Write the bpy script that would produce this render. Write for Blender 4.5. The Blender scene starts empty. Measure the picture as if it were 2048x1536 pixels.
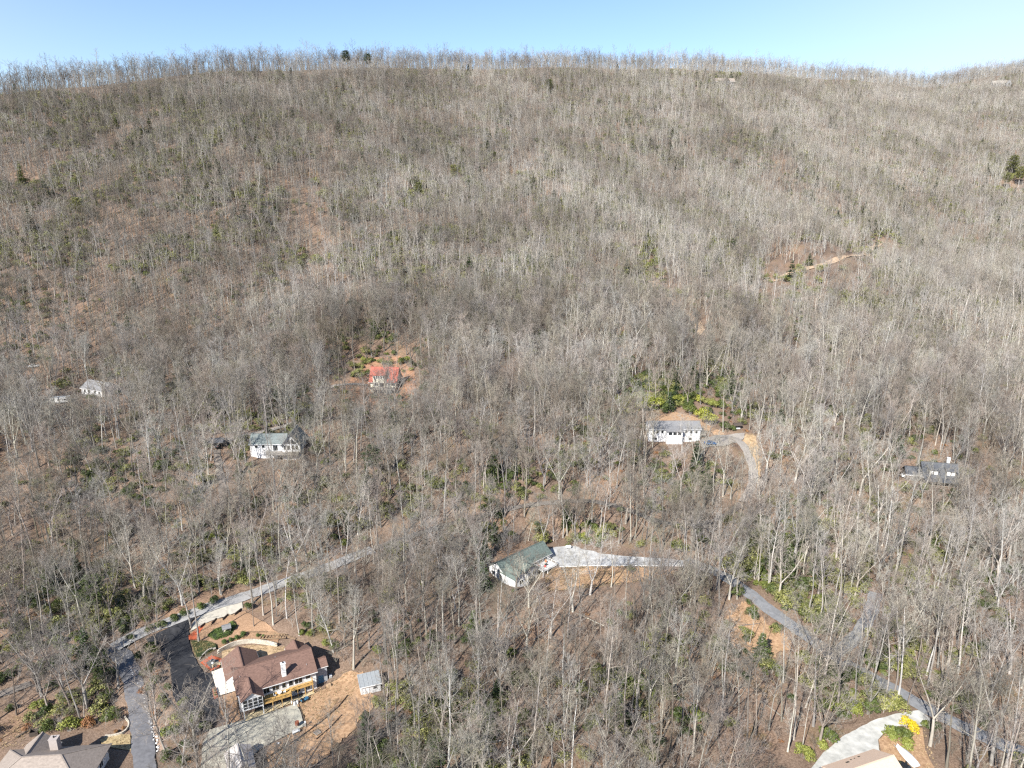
import bpy, bmesh, math, random
import numpy as np
from mathutils import Vector, Matrix

R = math.radians
rng = np.random.default_rng(7)
random.seed(11)
scene = bpy.context.scene

# ------------------------------------------------------------------ camera
CAM_H, PITCH, FPX = 124.0, R(15.3), 1422.0
cam_data = bpy.data.cameras.new('camera')
cam_data.sensor_fit = 'HORIZONTAL'
cam_data.sensor_width = 36.0
cam_data.lens = 36.0 * FPX / 2048.0
cam_data.clip_start = 1.0
cam_data.clip_end = 20000.0
camera = bpy.data.objects.new('camera', cam_data)
camera.location = (0, 0, CAM_H)
camera.rotation_euler = (R(90) - PITCH, 0, 0)
scene.collection.objects.link(camera)
scene.camera = camera

# ------------------------------------------------------------------ sky, sun, exposure
SUN_ELEV, SUN_AZ = R(38), R(212)          # azimuth clockwise from +Y: behind and to the left of the camera
world = bpy.data.worlds.new('World')
scene.world = world
world.use_nodes = True
wn, wl = world.node_tree.nodes, world.node_tree.links
wn.clear()
sky = wn.new('ShaderNodeTexSky')
sky.sky_type = 'NISHITA'
sky.sun_disc = False
sky.sun_elevation = SUN_ELEV
sky.sun_rotation = SUN_AZ
sky.altitude = 1000
sky.air_density = 1.0
sky.dust_density = 0.3
sky.ozone_density = 3.0
bg = wn.new('ShaderNodeBackground')
bg.inputs['Strength'].default_value = 0.1
wo = wn.new('ShaderNodeOutputWorld')
# pale winter haze low in the sky all round, clearest away from the sun
tcw = wn.new('ShaderNodeTexCoord'); nrm = wn.new('ShaderNodeVectorMath'); nrm.operation = 'NORMALIZE'
wl.new(tcw.outputs['Generated'], nrm.inputs[0])
sep = wn.new('ShaderNodeSeparateXYZ'); wl.new(nrm.outputs[0], sep.inputs[0])
low = wn.new('ShaderNodeMapRange'); low.interpolation_type = 'SMOOTHSTEP'
low.inputs['From Min'].default_value = 0.02; low.inputs['From Max'].default_value = 0.55; low.inputs['To Min'].default_value = 1.0; low.inputs['To Max'].default_value = 0.0
wl.new(sep.outputs['Z'], low.inputs['Value'])
hor = wn.new('ShaderNodeVectorMath'); hor.operation = 'MULTIPLY'; hor.inputs[1].default_value = (1, 1, 0); wl.new(nrm.outputs[0], hor.inputs[0])
hn = wn.new('ShaderNodeVectorMath'); hn.operation = 'NORMALIZE'; wl.new(hor.outputs[0], hn.inputs[0])
dt = wn.new('ShaderNodeVectorMath'); dt.operation = 'DOT_PRODUCT'; dt.inputs[1].default_value = (-0.12, 0.993, 0); wl.new(hn.outputs[0], dt.inputs[0])
clr = wn.new('ShaderNodeMapRange'); clr.interpolation_type = 'SMOOTHSTEP'
clr.inputs['From Min'].default_value = 0.74; clr.inputs['From Max'].default_value = 0.99; clr.inputs['To Min'].default_value = 0.6; clr.inputs['To Max'].default_value = 0.04
wl.new(dt.outputs['Value'], clr.inputs['Value'])
vf = wn.new('ShaderNodeMath'); vf.operation = 'MULTIPLY'; wl.new(low.outputs[0], vf.inputs[0]); wl.new(clr.outputs[0], vf.inputs[1])
mixs = wn.new('ShaderNodeMix'); mixs.data_type = 'RGBA'; mixs.inputs[7].default_value = (4.9, 5.6, 6.7, 1)
wl.new(vf.outputs[0], mixs.inputs[0]); wl.new(sky.outputs[0], mixs.inputs[6])
wl.new(mixs.outputs[2], bg.inputs['Color'])
wl.new(bg.outputs[0], wo.inputs['Surface'])

sun_data = bpy.data.lights.new('sun', 'SUN')
sun_data.energy = 4.9
sun_data.angle = R(0.53)
sun_data.color = (1.0, 0.955, 0.88)
sun = bpy.data.objects.new('sun', sun_data)
sd = Vector((math.sin(SUN_AZ) * math.cos(SUN_ELEV), math.cos(SUN_AZ) * math.cos(SUN_ELEV), math.sin(SUN_ELEV)))
sun.rotation_euler = sd.to_track_quat('Z', 'Y').to_euler()
sun.location = (-200, -300, 400)
scene.collection.objects.link(sun)

vs = scene.view_settings
vs.view_transform = 'Standard'
vs.look = 'None'
vs.exposure = 0.95
vs.gamma = 1.0
vs.use_curve_mapping = False
scene.render.film_transparent = False
cy = scene.cycles
cy.use_denoising = False
cy.max_bounces = 3
cy.diffuse_bounces = 1
cy.glossy_bounces = 2
cy.transmission_bounces = 2
cy.transparent_max_bounces = 4
cy.volume_bounces = 0
cy.use_adaptive_sampling = False
cy.pixel_filter_type = 'BLACKMAN_HARRIS'
cy.filter_width = 1.3
cy.caustics_reflective = False
cy.caustics_refractive = False
scene.render.use_persistent_data = False

# ------------------------------------------------------------------ helpers: objects
def link(o, parent=None):
    scene.collection.objects.link(o)
    if parent is not None:
        o.parent = parent
    return o

def tag(o, label=None, cat=None, group=None, kind=None):
    if label: o['label'] = label
    if cat: o['category'] = cat
    if group: o['group'] = group
    if kind: o['kind'] = kind
    return o

def empty(name, loc=(0, 0, 0), rz=0.0):
    o = bpy.data.objects.new(name, None)
    o.empty_display_size = 0.5
    o.location = loc
    o.rotation_euler = (0, 0, rz)
    return link(o)

def thing(name, label, cat, loc=(0, 0, 0), rz=0.0, group=None):
    return tag(empty(name, loc, rz), label, cat, group)

class MB:
    """collects shapes; build() links them as ONE mesh object"""
    def __init__(s):
        s.v, s.f, s.m = [], [], []
    def add(s, vs_, fs, mi=0):
        b = len(s.v)
        s.v.extend([tuple(p) for p in vs_])
        s.f.extend([tuple(i + b for i in f) for f in fs])
        s.m.extend([mi] * len(fs))
        return s
    def box(s, x0, x1, y0, y1, z0, z1, mi=0):
        return s.add([(x0, y0, z0), (x1, y0, z0), (x1, y1, z0), (x0, y1, z0), (x0, y0, z1), (x1, y0, z1), (x1, y1, z1), (x0, y1, z1)],
                     [(0, 3, 2, 1), (4, 5, 6, 7), (0, 1, 5, 4), (1, 2, 6, 5), (2, 3, 7, 6), (3, 0, 4, 7)], mi)
    def bar(s, a, b, w, h=None, mi=0):
        """square bar from a to b"""
        h = h or w
        a, b = Vector(a), Vector(b)
        d = (b - a).normalized()
        up = Vector((0, 0, 1)) if abs(d.z) < 0.95 else Vector((0, 1, 0))
        sx = d.cross(up).normalized() * (w / 2)
        sy = sx.cross(d).normalized() * (h / 2)
        vv = [a - sx - sy, a + sx - sy, a + sx + sy, a - sx + sy, b - sx - sy, b + sx - sy, b + sx + sy, b - sx + sy]
        return s.add(vv, [(0, 1, 2, 3), (4, 7, 6, 5), (0, 4, 5, 1), (1, 5, 6, 2), (2, 6, 7, 3), (3, 7, 4, 0)], mi)
    def tube(s, pts, rad, n=6, mi=0, cap=True):
        pts = [Vector(p) for p in pts]
        rad = rad if isinstance(rad, (list, tuple)) else [rad] * len(pts)
        b = len(s.v)
        for i, p in enumerate(pts):
            d = (pts[min(i + 1, len(pts) - 1)] - pts[max(i - 1, 0)]).normalized()
            ref = Vector((0, 0, 1)) if abs(d.z) < 0.9 else Vector((1, 0, 0))
            u = d.cross(ref).normalized(); w = d.cross(u)
            for k in range(n):
                t = 2 * math.pi * k / n
                q = p + (u * math.cos(t) + w * math.sin(t)) * rad[i]
                s.v.append(tuple(q))
        for i in range(len(pts) - 1):
            for k in range(n):
                s.f.append((b + i * n + k, b + i * n + (k + 1) % n, b + (i + 1) * n + (k + 1) % n, b + (i + 1) * n + k)); s.m.append(mi)
        if cap:
            s.f.append(tuple(b + k for k in range(n))[::-1]); s.m.append(mi)
            e = b + (len(pts) - 1) * n
            s.f.append(tuple(e + k for k in range(n))); s.m.append(mi)
        return s
    def prism(s, poly, z0, z1, mi=0):
        """extrude a plan polygon"""
        n = len(poly)
        vv = [(p[0], p[1], z0) for p in poly] + [(p[0], p[1], z1) for p in poly]
        ff = [tuple(range(n))[::-1], tuple(range(n, 2 * n))] + [(i, (i + 1) % n, n + (i + 1) % n, n + i) for i in range(n)]
        return s.add(vv, ff, mi)
    def slab(s, quad, t, mi=0):
        """a sloping plate: quad top corners, thickness t downwards"""
        n = len(quad)
        vv = [tuple(p) for p in quad] + [(p[0], p[1], p[2] - t) for p in quad]
        ff = [tuple(range(n)), tuple(range(n, 2 * n))[::-1]] + [(i, n + i, n + (i + 1) % n, (i + 1) % n) for i in range(n)]
        return s.add(vv, ff, mi)
    def mesh(s, name, mats, smooth=False):
        me = bpy.data.meshes.new(name)
        me.from_pydata(s.v, [], s.f)
        for m in (mats if isinstance(mats, (list, tuple)) else [mats]):
            me.materials.append(m)
        if len(set(s.m)) > 1:
            me.polygons.foreach_set('material_index', s.m)
        bm = bmesh.new(); bm.from_mesh(me)
        bmesh.ops.recalc_face_normals(bm, faces=bm.faces)
        bm.to_mesh(me); bm.free()
        if smooth:
            me.polygons.foreach_set('use_smooth', [True] * len(me.polygons))
        return me
    def build(s, name, mats, parent=None, smooth=False):
        return link(bpy.data.objects.new(name, s.mesh(name, mats, smooth)), parent)

# ------------------------------------------------------------------ helpers: materials
MATS = {}
def mat(name, col, rough=0.8, var=0.12, scale=6.0, col2=None, bump=0.0, metallic=0.0, spec=0.3, detail=6.0, objvar=0.0, coords='Object', stretch=None, sheen=None):
    if name in MATS: return MATS[name]
    m = bpy.data.materials.new(name); m.use_nodes = True
    nt = m.node_tree; N, L = nt.nodes, nt.links
    bs = N['Principled BSDF']
    bs.inputs['Roughness'].default_value = rough
    bs.inputs['Metallic'].default_value = metallic
    bs.inputs['Specular IOR Level'].default_value = spec
    tc = N.new('ShaderNodeTexCoord')
    src = tc.outputs[coords]
    if stretch:
        mp = N.new('ShaderNodeMapping'); mp.inputs['Scale'].default_value = stretch
        L.new(src, mp.inputs['Vector']); src = mp.outputs[0]
    no = N.new('ShaderNodeTexNoise'); no.inputs['Scale'].default_value = scale; no.inputs['Detail'].default_value = detail
    no.inputs['Roughness'].default_value = 0.65
    L.new(src, no.inputs['Vector'])
    rp = N.new('ShaderNodeValToRGB')
    c1 = [max(0, c * (1 - var)) for c in col]
    c2 = list(col2) if col2 else [min(1, c * (1 + var)) for c in col]
    rp.color_ramp.elements[0].position = 0.33; rp.color_ramp.elements[1].position = 0.67
    rp.color_ramp.elements[0].color = (*c1, 1); rp.color_ramp.elements[1].color = (*c2, 1)
    L.new(no.outputs['Fac'], rp.inputs[0])
    out = rp.outputs[0]
    if objvar:
        oi = N.new('ShaderNodeObjectInfo')
        hv = N.new('ShaderNodeHueSaturation')
        mr = N.new('ShaderNodeMapRange'); mr.inputs['To Min'].default_value = 1 - objvar; mr.inputs['To Max'].default_value = 1 + objvar
        L.new(oi.outputs['Random'], mr.inputs['Value']); L.new(mr.outputs[0], hv.inputs['Value'])
        L.new(out, hv.inputs['Color']); out = hv.outputs[0]
    L.new(out, bs.inputs['Base Color'])
    if bump:
        bp = N.new('ShaderNodeBump'); bp.inputs['Strength'].default_value = bump; bp.inputs['Distance'].default_value = 0.05
        L.new(no.outputs['Fac'], bp.inputs['Height']); L.new(bp.outputs[0], bs.inputs['Normal'])
    MATS[name] = m
    return m

# ------------------------------------------------------------------ terrain height (metres; the brown-roofed house's lower court is z = 0)
def sstep(a, b, x):
    t = np.clip((x - a) / (b - a), 0, 1); return t * t * (3 - 2 * t)

_py = np.array([-400, 0, 100, 140, 165, 185, 210, 232, 252, 275, 320, 350, 400, 500, 560, 700, 850, 930, 952, 975, 1050, 1400, 2200, 6000.])
_pz = np.array([-20, -6, -2, 0, 2.5, 6.5, 7.5, 13, 21, 27, 30.5, 37, 56, 93, 117, 172, 227, 257, 260, 250, 208, 110, 80, 60.])
_ty = np.arange(-400, 6000, 2.0)
_tz = np.interp(_ty, _py, _pz)
_k = np.hanning(17); _k /= _k.sum()
_tz = np.convolve(np.pad(_tz, 8, mode='edge'), _k, mode='valid')

PADS = []      # (x, y, inner radius, outer radius, z)
ROADS = []     # (points Nx3, half width)
def base_h(x, y):
    x = np.asarray(x, float); y = np.asarray(y, float)
    a = np.clip(x / np.maximum(y, 90), -1.4, 1.4)
    k = np.interp(a, [-.9, -.55, -.35, 0, .3, .6, .9], [.74, .78, .92, 1.15, 1.26, 1.48, 1.55])
    s = sstep(320, 760, y)
    ke = 1 + (k - 1) * s
    ye = y / ke
    z = CAM_H + ke * (np.interp(ye, _ty, _tz) - CAM_H)
    dT = np.interp(a, [-.9, -.70, -.5, -.37, 0, .2, .35, .55, .67, .9], [-.04, -.026, -.008, .007, .009, .009, .001, -.014, .006, 0.02])
    z = z + dT * y * sstep(520, 930, ye) * (1 - sstep(1050, 1600, ye))
    g = sstep(340, 520, y) * (1 - 0.75 * sstep(760, 930, ye))
    z = z + g * (4.5 * np.sin(x / 47 + y / 130 + 1.3) * np.sin(y / 90 - x / 210) + 3 * np.sin(x / 26 + 2 * np.sin(y / 110)) * sstep(380, 600, y)
                 + 1.5 * np.sin(x / 13 + y / 31) * np.sin(y / 19))
    z = z + (1 - sstep(340, 520, y)) * 0.5 * np.sin(x / 11 + 1) * np.sin(y / 9 + x / 23)
    return z

def pad_h(x, y):
    z = base_h(x, y)
    for (cx, cy_, r0, r1, pz) in PADS:
        d = np.hypot(x - cx, y - cy_)
        w = 1 - sstep(r0, r1, d)
        z = z * (1 - w) + pz * w
    return z

def road_blend(x, y, z, extra=2.5, sink=0.22):
    shp = z.shape
    X, Y, Z = x.ravel(), y.ravel(), z.ravel().copy()
    for pts, hw in ROADS:
        lo = pts.min(0) - hw - extra - 3; hi = pts.max(0) + hw + extra + 3
        sel = np.where((X > lo[0]) & (X < hi[0]) & (Y > lo[1]) & (Y < hi[1]))[0]
        if not len(sel): continue
        d2 = (X[sel, None] - pts[None, :, 0]) ** 2 + (Y[sel, None] - pts[None, :, 1]) ** 2
        j = d2.argmin(1); d = np.sqrt(d2[np.arange(len(sel)), j])
        w = 1 - sstep(hw + 0.4, hw + extra, d)
        Z[sel] = Z[sel] * (1 - w) + (pts[j, 2] - sink) * w
    return Z.reshape(shp)

def ground(x, y):
    x = np.atleast_1d(np.asarray(x, float)); y = np.atleast_1d(np.asarray(y, float))
    return road_blend(x, y, pad_h(x, y))

def gz(x, y):
    return float(ground(x, y)[0])

def sight(px, py):
    """image pixel to ground: where the line through a point of the 2048 x 1536 photograph meets the ground"""
    u = (px - 1024) / FPX; w = (768 - py) / FPX
    d = np.array([u, math.cos(PITCH) + w * math.sin(PITCH), -math.sin(PITCH) + w * math.cos(PITCH)])
    t = np.arange(60, 1900, 1.0)
    p = d[None, :] * t[:, None]; p[:, 2] += CAM_H
    below = p[:, 2] < pad_h(p[:, 0], p[:, 1])
    i = int(below.argmax()) if below.any() else len(t) - 1
    a, b = (t[i - 1], t[i]) if i else (t[0], t[0])
    for _ in range(12):
        m = (a + b) / 2; q = d * m
        if q[2] + CAM_H < float(pad_h(q[0:1], q[1:2])[0]): b = m
        else: a = m
    q = d * b
    return Vector((q[0], q[1], q[2] + CAM_H))

def at_height(px, py, z):
    u = (px - 1024) / FPX; w = (768 - py) / FPX
    d = Vector((u, math.cos(PITCH) + w * math.sin(PITCH), -math.sin(PITCH) + w * math.cos(PITCH)))
    t = (z - CAM_H) / d.z
    return Vector((d.x * t, d.y * t, z))
# ------------------------------------------------------------------ sites: level pads, roads, clearings (plan positions taken by pixel position from the photograph)
A1 = R(28)                                   # brown-roofed house: long axis
O1 = Vector((-66.8, 146.8, 0))
def h1(x, y, z=0.0):
    """a point in the brown-roofed house's own frame"""
    return Vector((O1.x + x * math.cos(A1) - y * math.sin(A1), O1.y + x * math.sin(A1) + y * math.cos(A1), z))
def pad(p, r0, r1, z): PADS.append((p[0], p[1], r0, r1, z))
p = h1(6, 30); pad(p, 9, 18, 4.4)            # garden terrace above the house
p = h1(-8, 24); pad(p, 10, 20, 3.4)          # head of the drive
p = h1(6, 17); pad(p, 10.5, 13.5, 2.8)       # back yard
p = h1(-6, 12); pad(p, 9, 14, 2.75)          # drive and apron
p = h1(9, -8.5); pad(p, 12.2, 14.5, 0.0)     # lower court
p = h1(19.5, -4); pad(p, 5, 9, 0.0)
p = h1(24, -9); pad(p, 7, 15, 0.1)
p = h1(14, -18); pad(p, 7, 14, -0.1)
p = h1(1, -8); pad(p, 8, 11, 0.0)
pad((-62, 129), 8, 14, 0.2)                  # outbuilding
pad((-36, 156), 4, 8, 0.4)                   # shed
pad((-96, 129), 15, 24, 0.3)                 # grey hip-roofed house
pad((76, 126), 16, 24, 0.2)                  # tan-roofed house
pad((12, 216), 11, 17, 7.0)                  # drive of the green-roofed house
pad((3, 203), 6, 11, 5.2)
pad((66, 278), 9, 13, 28.0); pad((59, 268), 5, 10, 24.9); pad((66, 267), 6, 10, 24.9); pad((73, 268), 5, 10, 24.9); pad((84, 268), 6, 10, 26.0)   # white house
pad((-63, 338), 8, 14, 32.6); pad((-63, 325), 8, 14, 29.4)                 # red-roofed house
pad((-91, 265), 9, 16, 26.2); pad((-95, 253.5), 5, 9, 23.4); pad((-85, 253.0), 5, 9, 23.4)                # grey-green-roofed house
pad((-196, 328), 9, 15, 30.0)                # far left house
pad((153, 244), 11, 18, 21.0)                # dark house on the right

def smooth_path(pts, step=1.2):
    """Catmull-Rom through plan points, resampled"""
    P = [np.array(p[:2], float) for p in pts]
    P = [2 * P[0] - P[1]] + P + [2 * P[-1] - P[-2]]
    out = []
    for i in range(1, len(P) - 2):
        n = max(2, int(np.linalg.norm(P[i + 1] - P[i]) / step))
        for k in range(n):
            t = k / n
            out.append(0.5 * ((2 * P[i]) + (P[i + 1] - P[i - 1]) * t + (2 * P[i - 1] - 5 * P[i] + 4 * P[i + 1] - P[i + 2]) * t * t + (3 * P[i] - P[i - 1] - 3 * P[i + 1] + P[i + 2]) * t ** 3))
    out.append(P[-2])
    return np.array(out)

def road_points(pix, hw):
    xy = smooth_path([sight(a, b) for a, b in pix])
    z = pad_h(xy[:, 0], xy[:, 1])
    k = np.hanning(13); k /= k.sum()
    z = np.convolve(np.pad(z, 6, mode='edge'), k, mode='valid') + 0.05
    pts = np.column_stack([xy, z])
    return pts, hw

ROAD_DEFS = [
    ('lane', 'asphalt_road', [(228, 1296), (256, 1278), (300, 1258), (380, 1228), (455, 1203), (540, 1174), (640, 1140), (720, 1108), (745, 1098)], 2.5, 'road_grey'),
    ('left_lane', 'asphalt_road', [(-220, 1440), (-80, 1406), (20, 1382), (60, 1366)], 1.4, 'leafy'),
    ('upper_lane', 'leafy_lane', [(745, 1098), (800, 1080), (900, 1048), (1000, 1022), (1090, 1006), (1180, 1002), (1250, 1018), (1318, 1044)], 1.6, 'leafy'),
    ('right_lane', 'asphalt_road', [(1372, 1120), (1440, 1148), (1490, 1180), (1540, 1220), (1600, 1262), (1655, 1302), (1710, 1338), (1760, 1364), (1820, 1398), (1890, 1436), (1960, 1470), (2060, 1512), (2200, 1570)], 2.3, 'road_blue'),
    ('branch', 'asphalt_road', [(1672, 1308), (1700, 1284), (1725, 1256), (1742, 1222), (1751, 1185)], 1.9, 'road_blue'),
    ('white_house_drive', 'gravel_drive', [(1484, 1005), (1502, 975), (1506, 940), (1494, 905), (1475, 880), (1440, 872), (1405, 884)], 1.6, 'drive_gravel'),
    ('white_house_lane', 'leafy_lane', [(1318, 1044), (1380, 1050), (1440, 1038), (1484, 1005)], 1.4, 'leafy'),
    ('neighbour_drive', 'asphalt_drive', [(222, 1292), (248, 1318), (262, 1350), (272, 1390), (280, 1440), (286, 1490), (290, 1545), (296, 1610)], 2.3, 'road_dark'),
    ('grey_house_drive', 'asphalt_drive', [(432, 880), (434, 905), (438, 935), (444, 965), (446, 1000), (443, 1030)], 1.35, 'leafy'),
    ('red_house_drive', 'gravel_drive', [(735, 772), (700, 768), (665, 772), (640, 788), (632, 815), (600, 840), (540, 860), (470, 875), (434, 890)], 1.7, 'drive_gravel'),
    ('forest_track', 'dirt_track', [(1535, 562), (1580, 548), (1640, 530), (1700, 512), (1745, 497), (1765, 484)], 4.0, 'track'),
    ('old_track', 'dirt_track', [(1268, 520), (1300, 560), (1340, 600), (1390, 640), (1404, 672)], 2.4, 'track'),
]
road_build = []
for nm, kind_, pix, hw, mk in ROAD_DEFS:
    pts, hw = road_points(pix, hw)
    ROADS.append((pts, hw)); road_build.append((nm, kind_, pts, hw, mk))

def in_poly(x, y, poly):
    c = np.zeros(x.shape, bool); n = len(poly)
    for i in range(n):
        x1, y1 = poly[i][0], poly[i][1]; x2, y2 = poly[(i + 1) % n][0], poly[(i + 1) % n][1]
        cond = (y1 > y) != (y2 > y)
        c ^= cond & (x < (x2 - x1) * (y - y1) / ((y2 - y1) if y2 != y1 else 1e-9) + x1)
    return c

def plan(pix): return [sight(a, b) for a, b in pix]  # image pixel outline cast onto the ground
CLEARINGS = [[h1(-9, 24), h1(-3, 37), h1(10, 34), h1(22, 18), h1(25, 6), h1(24, -8), h1(14, -16), h1(4, -22), h1(-9, -12), h1(-9, 8), h1(-15, 12), h1(-22, 20), h1(-17, 30)],
             plan([(1600, 1545), (1690, 1462), (1800, 1418), (1850, 1440), (1868, 1500), (1860, 1600), (1600, 1600)]),
             plan([(-20, 1500), (75, 1480), (205, 1460), (262, 1455), (262, 1545), (262, 1640), (-20, 1640)]),
             plan([(1085, 1092), (1180, 1090), (1380, 1112), (1380, 1136), (1180, 1142), (1112, 1150)])]
CLEARINGS += [plan([(1520, 572), (1600, 540), (1700, 508), (1770, 484), (1780, 498), (1700, 530), (1600, 566), (1530, 592)]), plan([(1590, 1500), (1900, 1500), (1950, 1850), (1500, 1850)]), plan([(-60, 1490), (262, 1490), (258, 1850), (-120, 1850)])]
RIDGE_A, RIDGE_B = sight(1450, 170), sight(2003, 173)
CLEAR_DISCS = [(RIDGE_A.x, RIDGE_A.y, 15), (RIDGE_B.x, RIDGE_B.y, 16), (sight(122, 806).x, sight(122, 806).y, 10), (sight(122, 806).x * .96, sight(122, 806).y * .96, 10), (sight(68, 734).x * .985, sight(68, 734).y * .985, 8), *[(sight(a, b).x * k, sight(a, b).y * k, 9) for a, b in ((45, 372), (838, 402), (908, 362), (2022, 356), (2036, 375), (2012, 378)) for k in (1.0, .982)], (3, 203, 12), (66, 276, 11.5), (-64, 334, 10), (-91, 262, 12), (-196, 327, 10), (153, 244, 11), (-36, 156, 4), (-62, 129, 6), (82, 268, 6), (-222, 317, 7)]
# thinner woods: yards, banks and strips toward the camera, opened so each house shows
THIN = [(plan([(880, 1190), (1200, 1150), (1260, 1250), (1050, 1290), (900, 1260)]), 0.30),
        (plan([(1120, 1140), (1380, 1136), (1330, 1210), (1110, 1200)]), 0.15),
        (plan([(1290, 885), (1500, 885), (1500, 1045), (1300, 1045)]), 0.42),
        (plan([(1440, 1180), (1640, 1300), (1560, 1420), (1440, 1370)]), 0.22),
        (plan([(1210, 790), (1460, 780), (1460, 850), (1210, 860)]), 0.25),
        (plan([(690, 1400), (760, 1420), (750, 1560), (520, 1560), (600, 1480)]), 0.10),
        (plan([(-20, 1400), (110, 1400), (60, 1490), (-20, 1500)]), 0.15),
        (plan([(690, 690), (840, 690), (850, 850), (640, 840)]), 0.32),
        (plan([(480, 895), (625, 895), (640, 1000), (480, 1000)]), 0.9),
        (plan([(1280, 820), (1430, 810), (1480, 870), (1400, 850), (1290, 850)]), 0.10),
        (plan([(980, 1150), (1110, 1150), (1090, 1260), (960, 1260)]), 0.22),
        (plan([(110, 780), (250, 780), (260, 850), (110, 850)]), 0.45),
        (plan([(1790, 950), (1950, 950), (1950, 1040), (1790, 1040)]), 1.0),
        (plan([(420, 870), (470, 870), (480, 1010), (420, 1010)]), 0.35),
        (plan([(660, 1110), (1000, 1010), (1010, 1075), (720, 1180)]), 1.9),
        (plan([(1500, 545), (1780, 470), (1815, 515), (1720, 590), (1530, 640)]), 0.3),
        (plan([(1240, 500), (1300, 500), (1430, 680), (1380, 690)]), 0.45),
        (plan([(560, 380), (640, 360), (660, 560), (590, 560)]), 0.5)]

# ------------------------------------------------------------------ ground
def litter_mat():
    m = bpy.data.materials.new('leaf_litter'); m.use_nodes = True
    N, L = m.node_tree.nodes, m.node_tree.links
    bs = N['Principled BSDF']; bs.inputs['Roughness'].default_value = 0.95; bs.inputs['Specular IOR Level'].default_value = 0.1
    tc = N.new('ShaderNodeTexCoord')
    def noise(s, d=5, r=0.6):
        n = N.new('ShaderNodeTexNoise'); n.inputs['Scale'].default_value = s; n.inputs['Detail'].default_value = d; n.inputs['Roughness'].default_value = r
        L.new(tc.outputs['Object'], n.inputs['Vector']); return n.outputs['Fac']
    def ramp(f, *els):
        r = N.new('ShaderNodeValToRGB'); L.new(f, r.inputs[0])
        r.color_ramp.elements[0].position = els[0][0]; r.color_ramp.elements[0].color = (*els[0][1], 1)
        r.color_ramp.elements[1].position = els[-1][0]; r.color_ramp.elements[1].color = (*els[-1][1], 1)
        for q, c in els[1:-1]:
            e = r.color_ramp.elements.new(q); e.color = (*c, 1)
        return r.outputs[0]
    a = ramp(noise(2.4, 9, 0.8), (0.28, (0.075, 0.056, 0.044)), (0.46, (0.180, 0.132, 0.100)), (0.60, (0.280, 0.214, 0.166)), (0.74, (0.42, 0.34, 0.28)))
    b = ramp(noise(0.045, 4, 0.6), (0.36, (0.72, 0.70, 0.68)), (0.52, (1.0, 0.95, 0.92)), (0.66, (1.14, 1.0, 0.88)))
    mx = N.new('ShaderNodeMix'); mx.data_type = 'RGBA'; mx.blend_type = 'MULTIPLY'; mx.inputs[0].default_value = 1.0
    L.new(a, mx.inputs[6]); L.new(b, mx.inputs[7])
    g = N.new('ShaderNodeMapRange'); g.inputs['From Min'].default_value = 0.56; g.inputs['From Max'].default_value = 0.68; g.inputs['To Max'].default_value = 0.55
    L.new(noise(0.09, 6, 0.7), g.inputs['Value'])
    m2 = N.new('ShaderNodeMix'); m2.data_type = 'RGBA'
    L.new(g.outputs[0], m2.inputs[0]); L.new(mx.outputs[2], m2.inputs[6]); m2.inputs[7].default_value = (0.13, 0.115, 0.05, 1)
    L.new(m2.outputs[2], bs.inputs['Base Color'])
    bp = N.new('ShaderNodeBump'); bp.inputs['Strength'].default_value = 0.7; bp.inputs['Distance'].default_value = 0.25
    L.new(noise(2.2, 6, 0.7), bp.inputs['Height']); L.new(bp.outputs[0], bs.inputs['Normal'])
    return m
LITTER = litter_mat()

def axis(segments):
    out = []
    for a, b, s in segments: out.append(np.arange(a, b, s))
    return np.concatenate(out + [np.array([segments[-1][1]])])
gx = axis([(-2600, -1500, 100), (-1500, -700, 50), (-700, -240, 6), (-240, 240, 1.6), (240, 900, 6), (900, 1600, 50), (1600, 2600, 100)])
gy = axis([(-800, -200, 100), (-200, 80, 20), (80, 345, 1.6), (345, 1150, 5), (1150, 1700, 25), (1700, 3000, 100)])
GX, GY = np.meshgrid(gx, gy)
GZ = pad_h(GX, GY)
near = (GY > 80) & (GY < 345) & (np.abs(GX) < 240)
mic = 0.22 * np.sin(GX * 1.7 + np.sin(GY * 0.9) * 2) * np.sin(GY * 1.3 + np.sin(GX * 0.7) * 2)
pw = np.zeros_like(GZ)
for (cx, cy_, r0, r1, pz) in PADS: pw = np.maximum(pw, 1 - sstep(r0, r1, np.hypot(GX - cx, GY - cy_)))
GZ = GZ + np.where(near, mic * (1 - pw), 0)
GZ = road_blend(GX, GY, GZ) - 0.06
GROUND_Z = GZ
# ------------------------------------------------------------------ roads and yards
ROADM = dict(
    road_grey=mat('worn_grey_asphalt', (0.30, 0.295, 0.29), 0.9, 0.16, 0.9, bump=0.15),
    road_blue=mat('grey_asphalt', (0.20, 0.205, 0.215), 0.9, 0.18, 0.8, bump=0.15),
    road_dark=mat('old_dark_asphalt', (0.15, 0.15, 0.16), 0.9, 0.2, 0.9, bump=0.15),
    drive_gravel=mat('grey_gravel', (0.27, 0.245, 0.22), 0.95, 0.25, 2.5, bump=0.4),
    leafy=mat('leaf_strewn_asphalt', (0.14, 0.125, 0.115), 0.95, 0.3, 0.7, col2=(0.26, 0.22, 0.185), bump=0.3),
    track=mat('packed_earth', (0.46, 0.33, 0.22), 0.95, 0.2, 1.2, bump=0.3))
def edge_wob(i, s): return 0.16 * math.sin(i * 0.9 + s) + 0.10 * math.sin(i * 2.3 + 2 * s)
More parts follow.
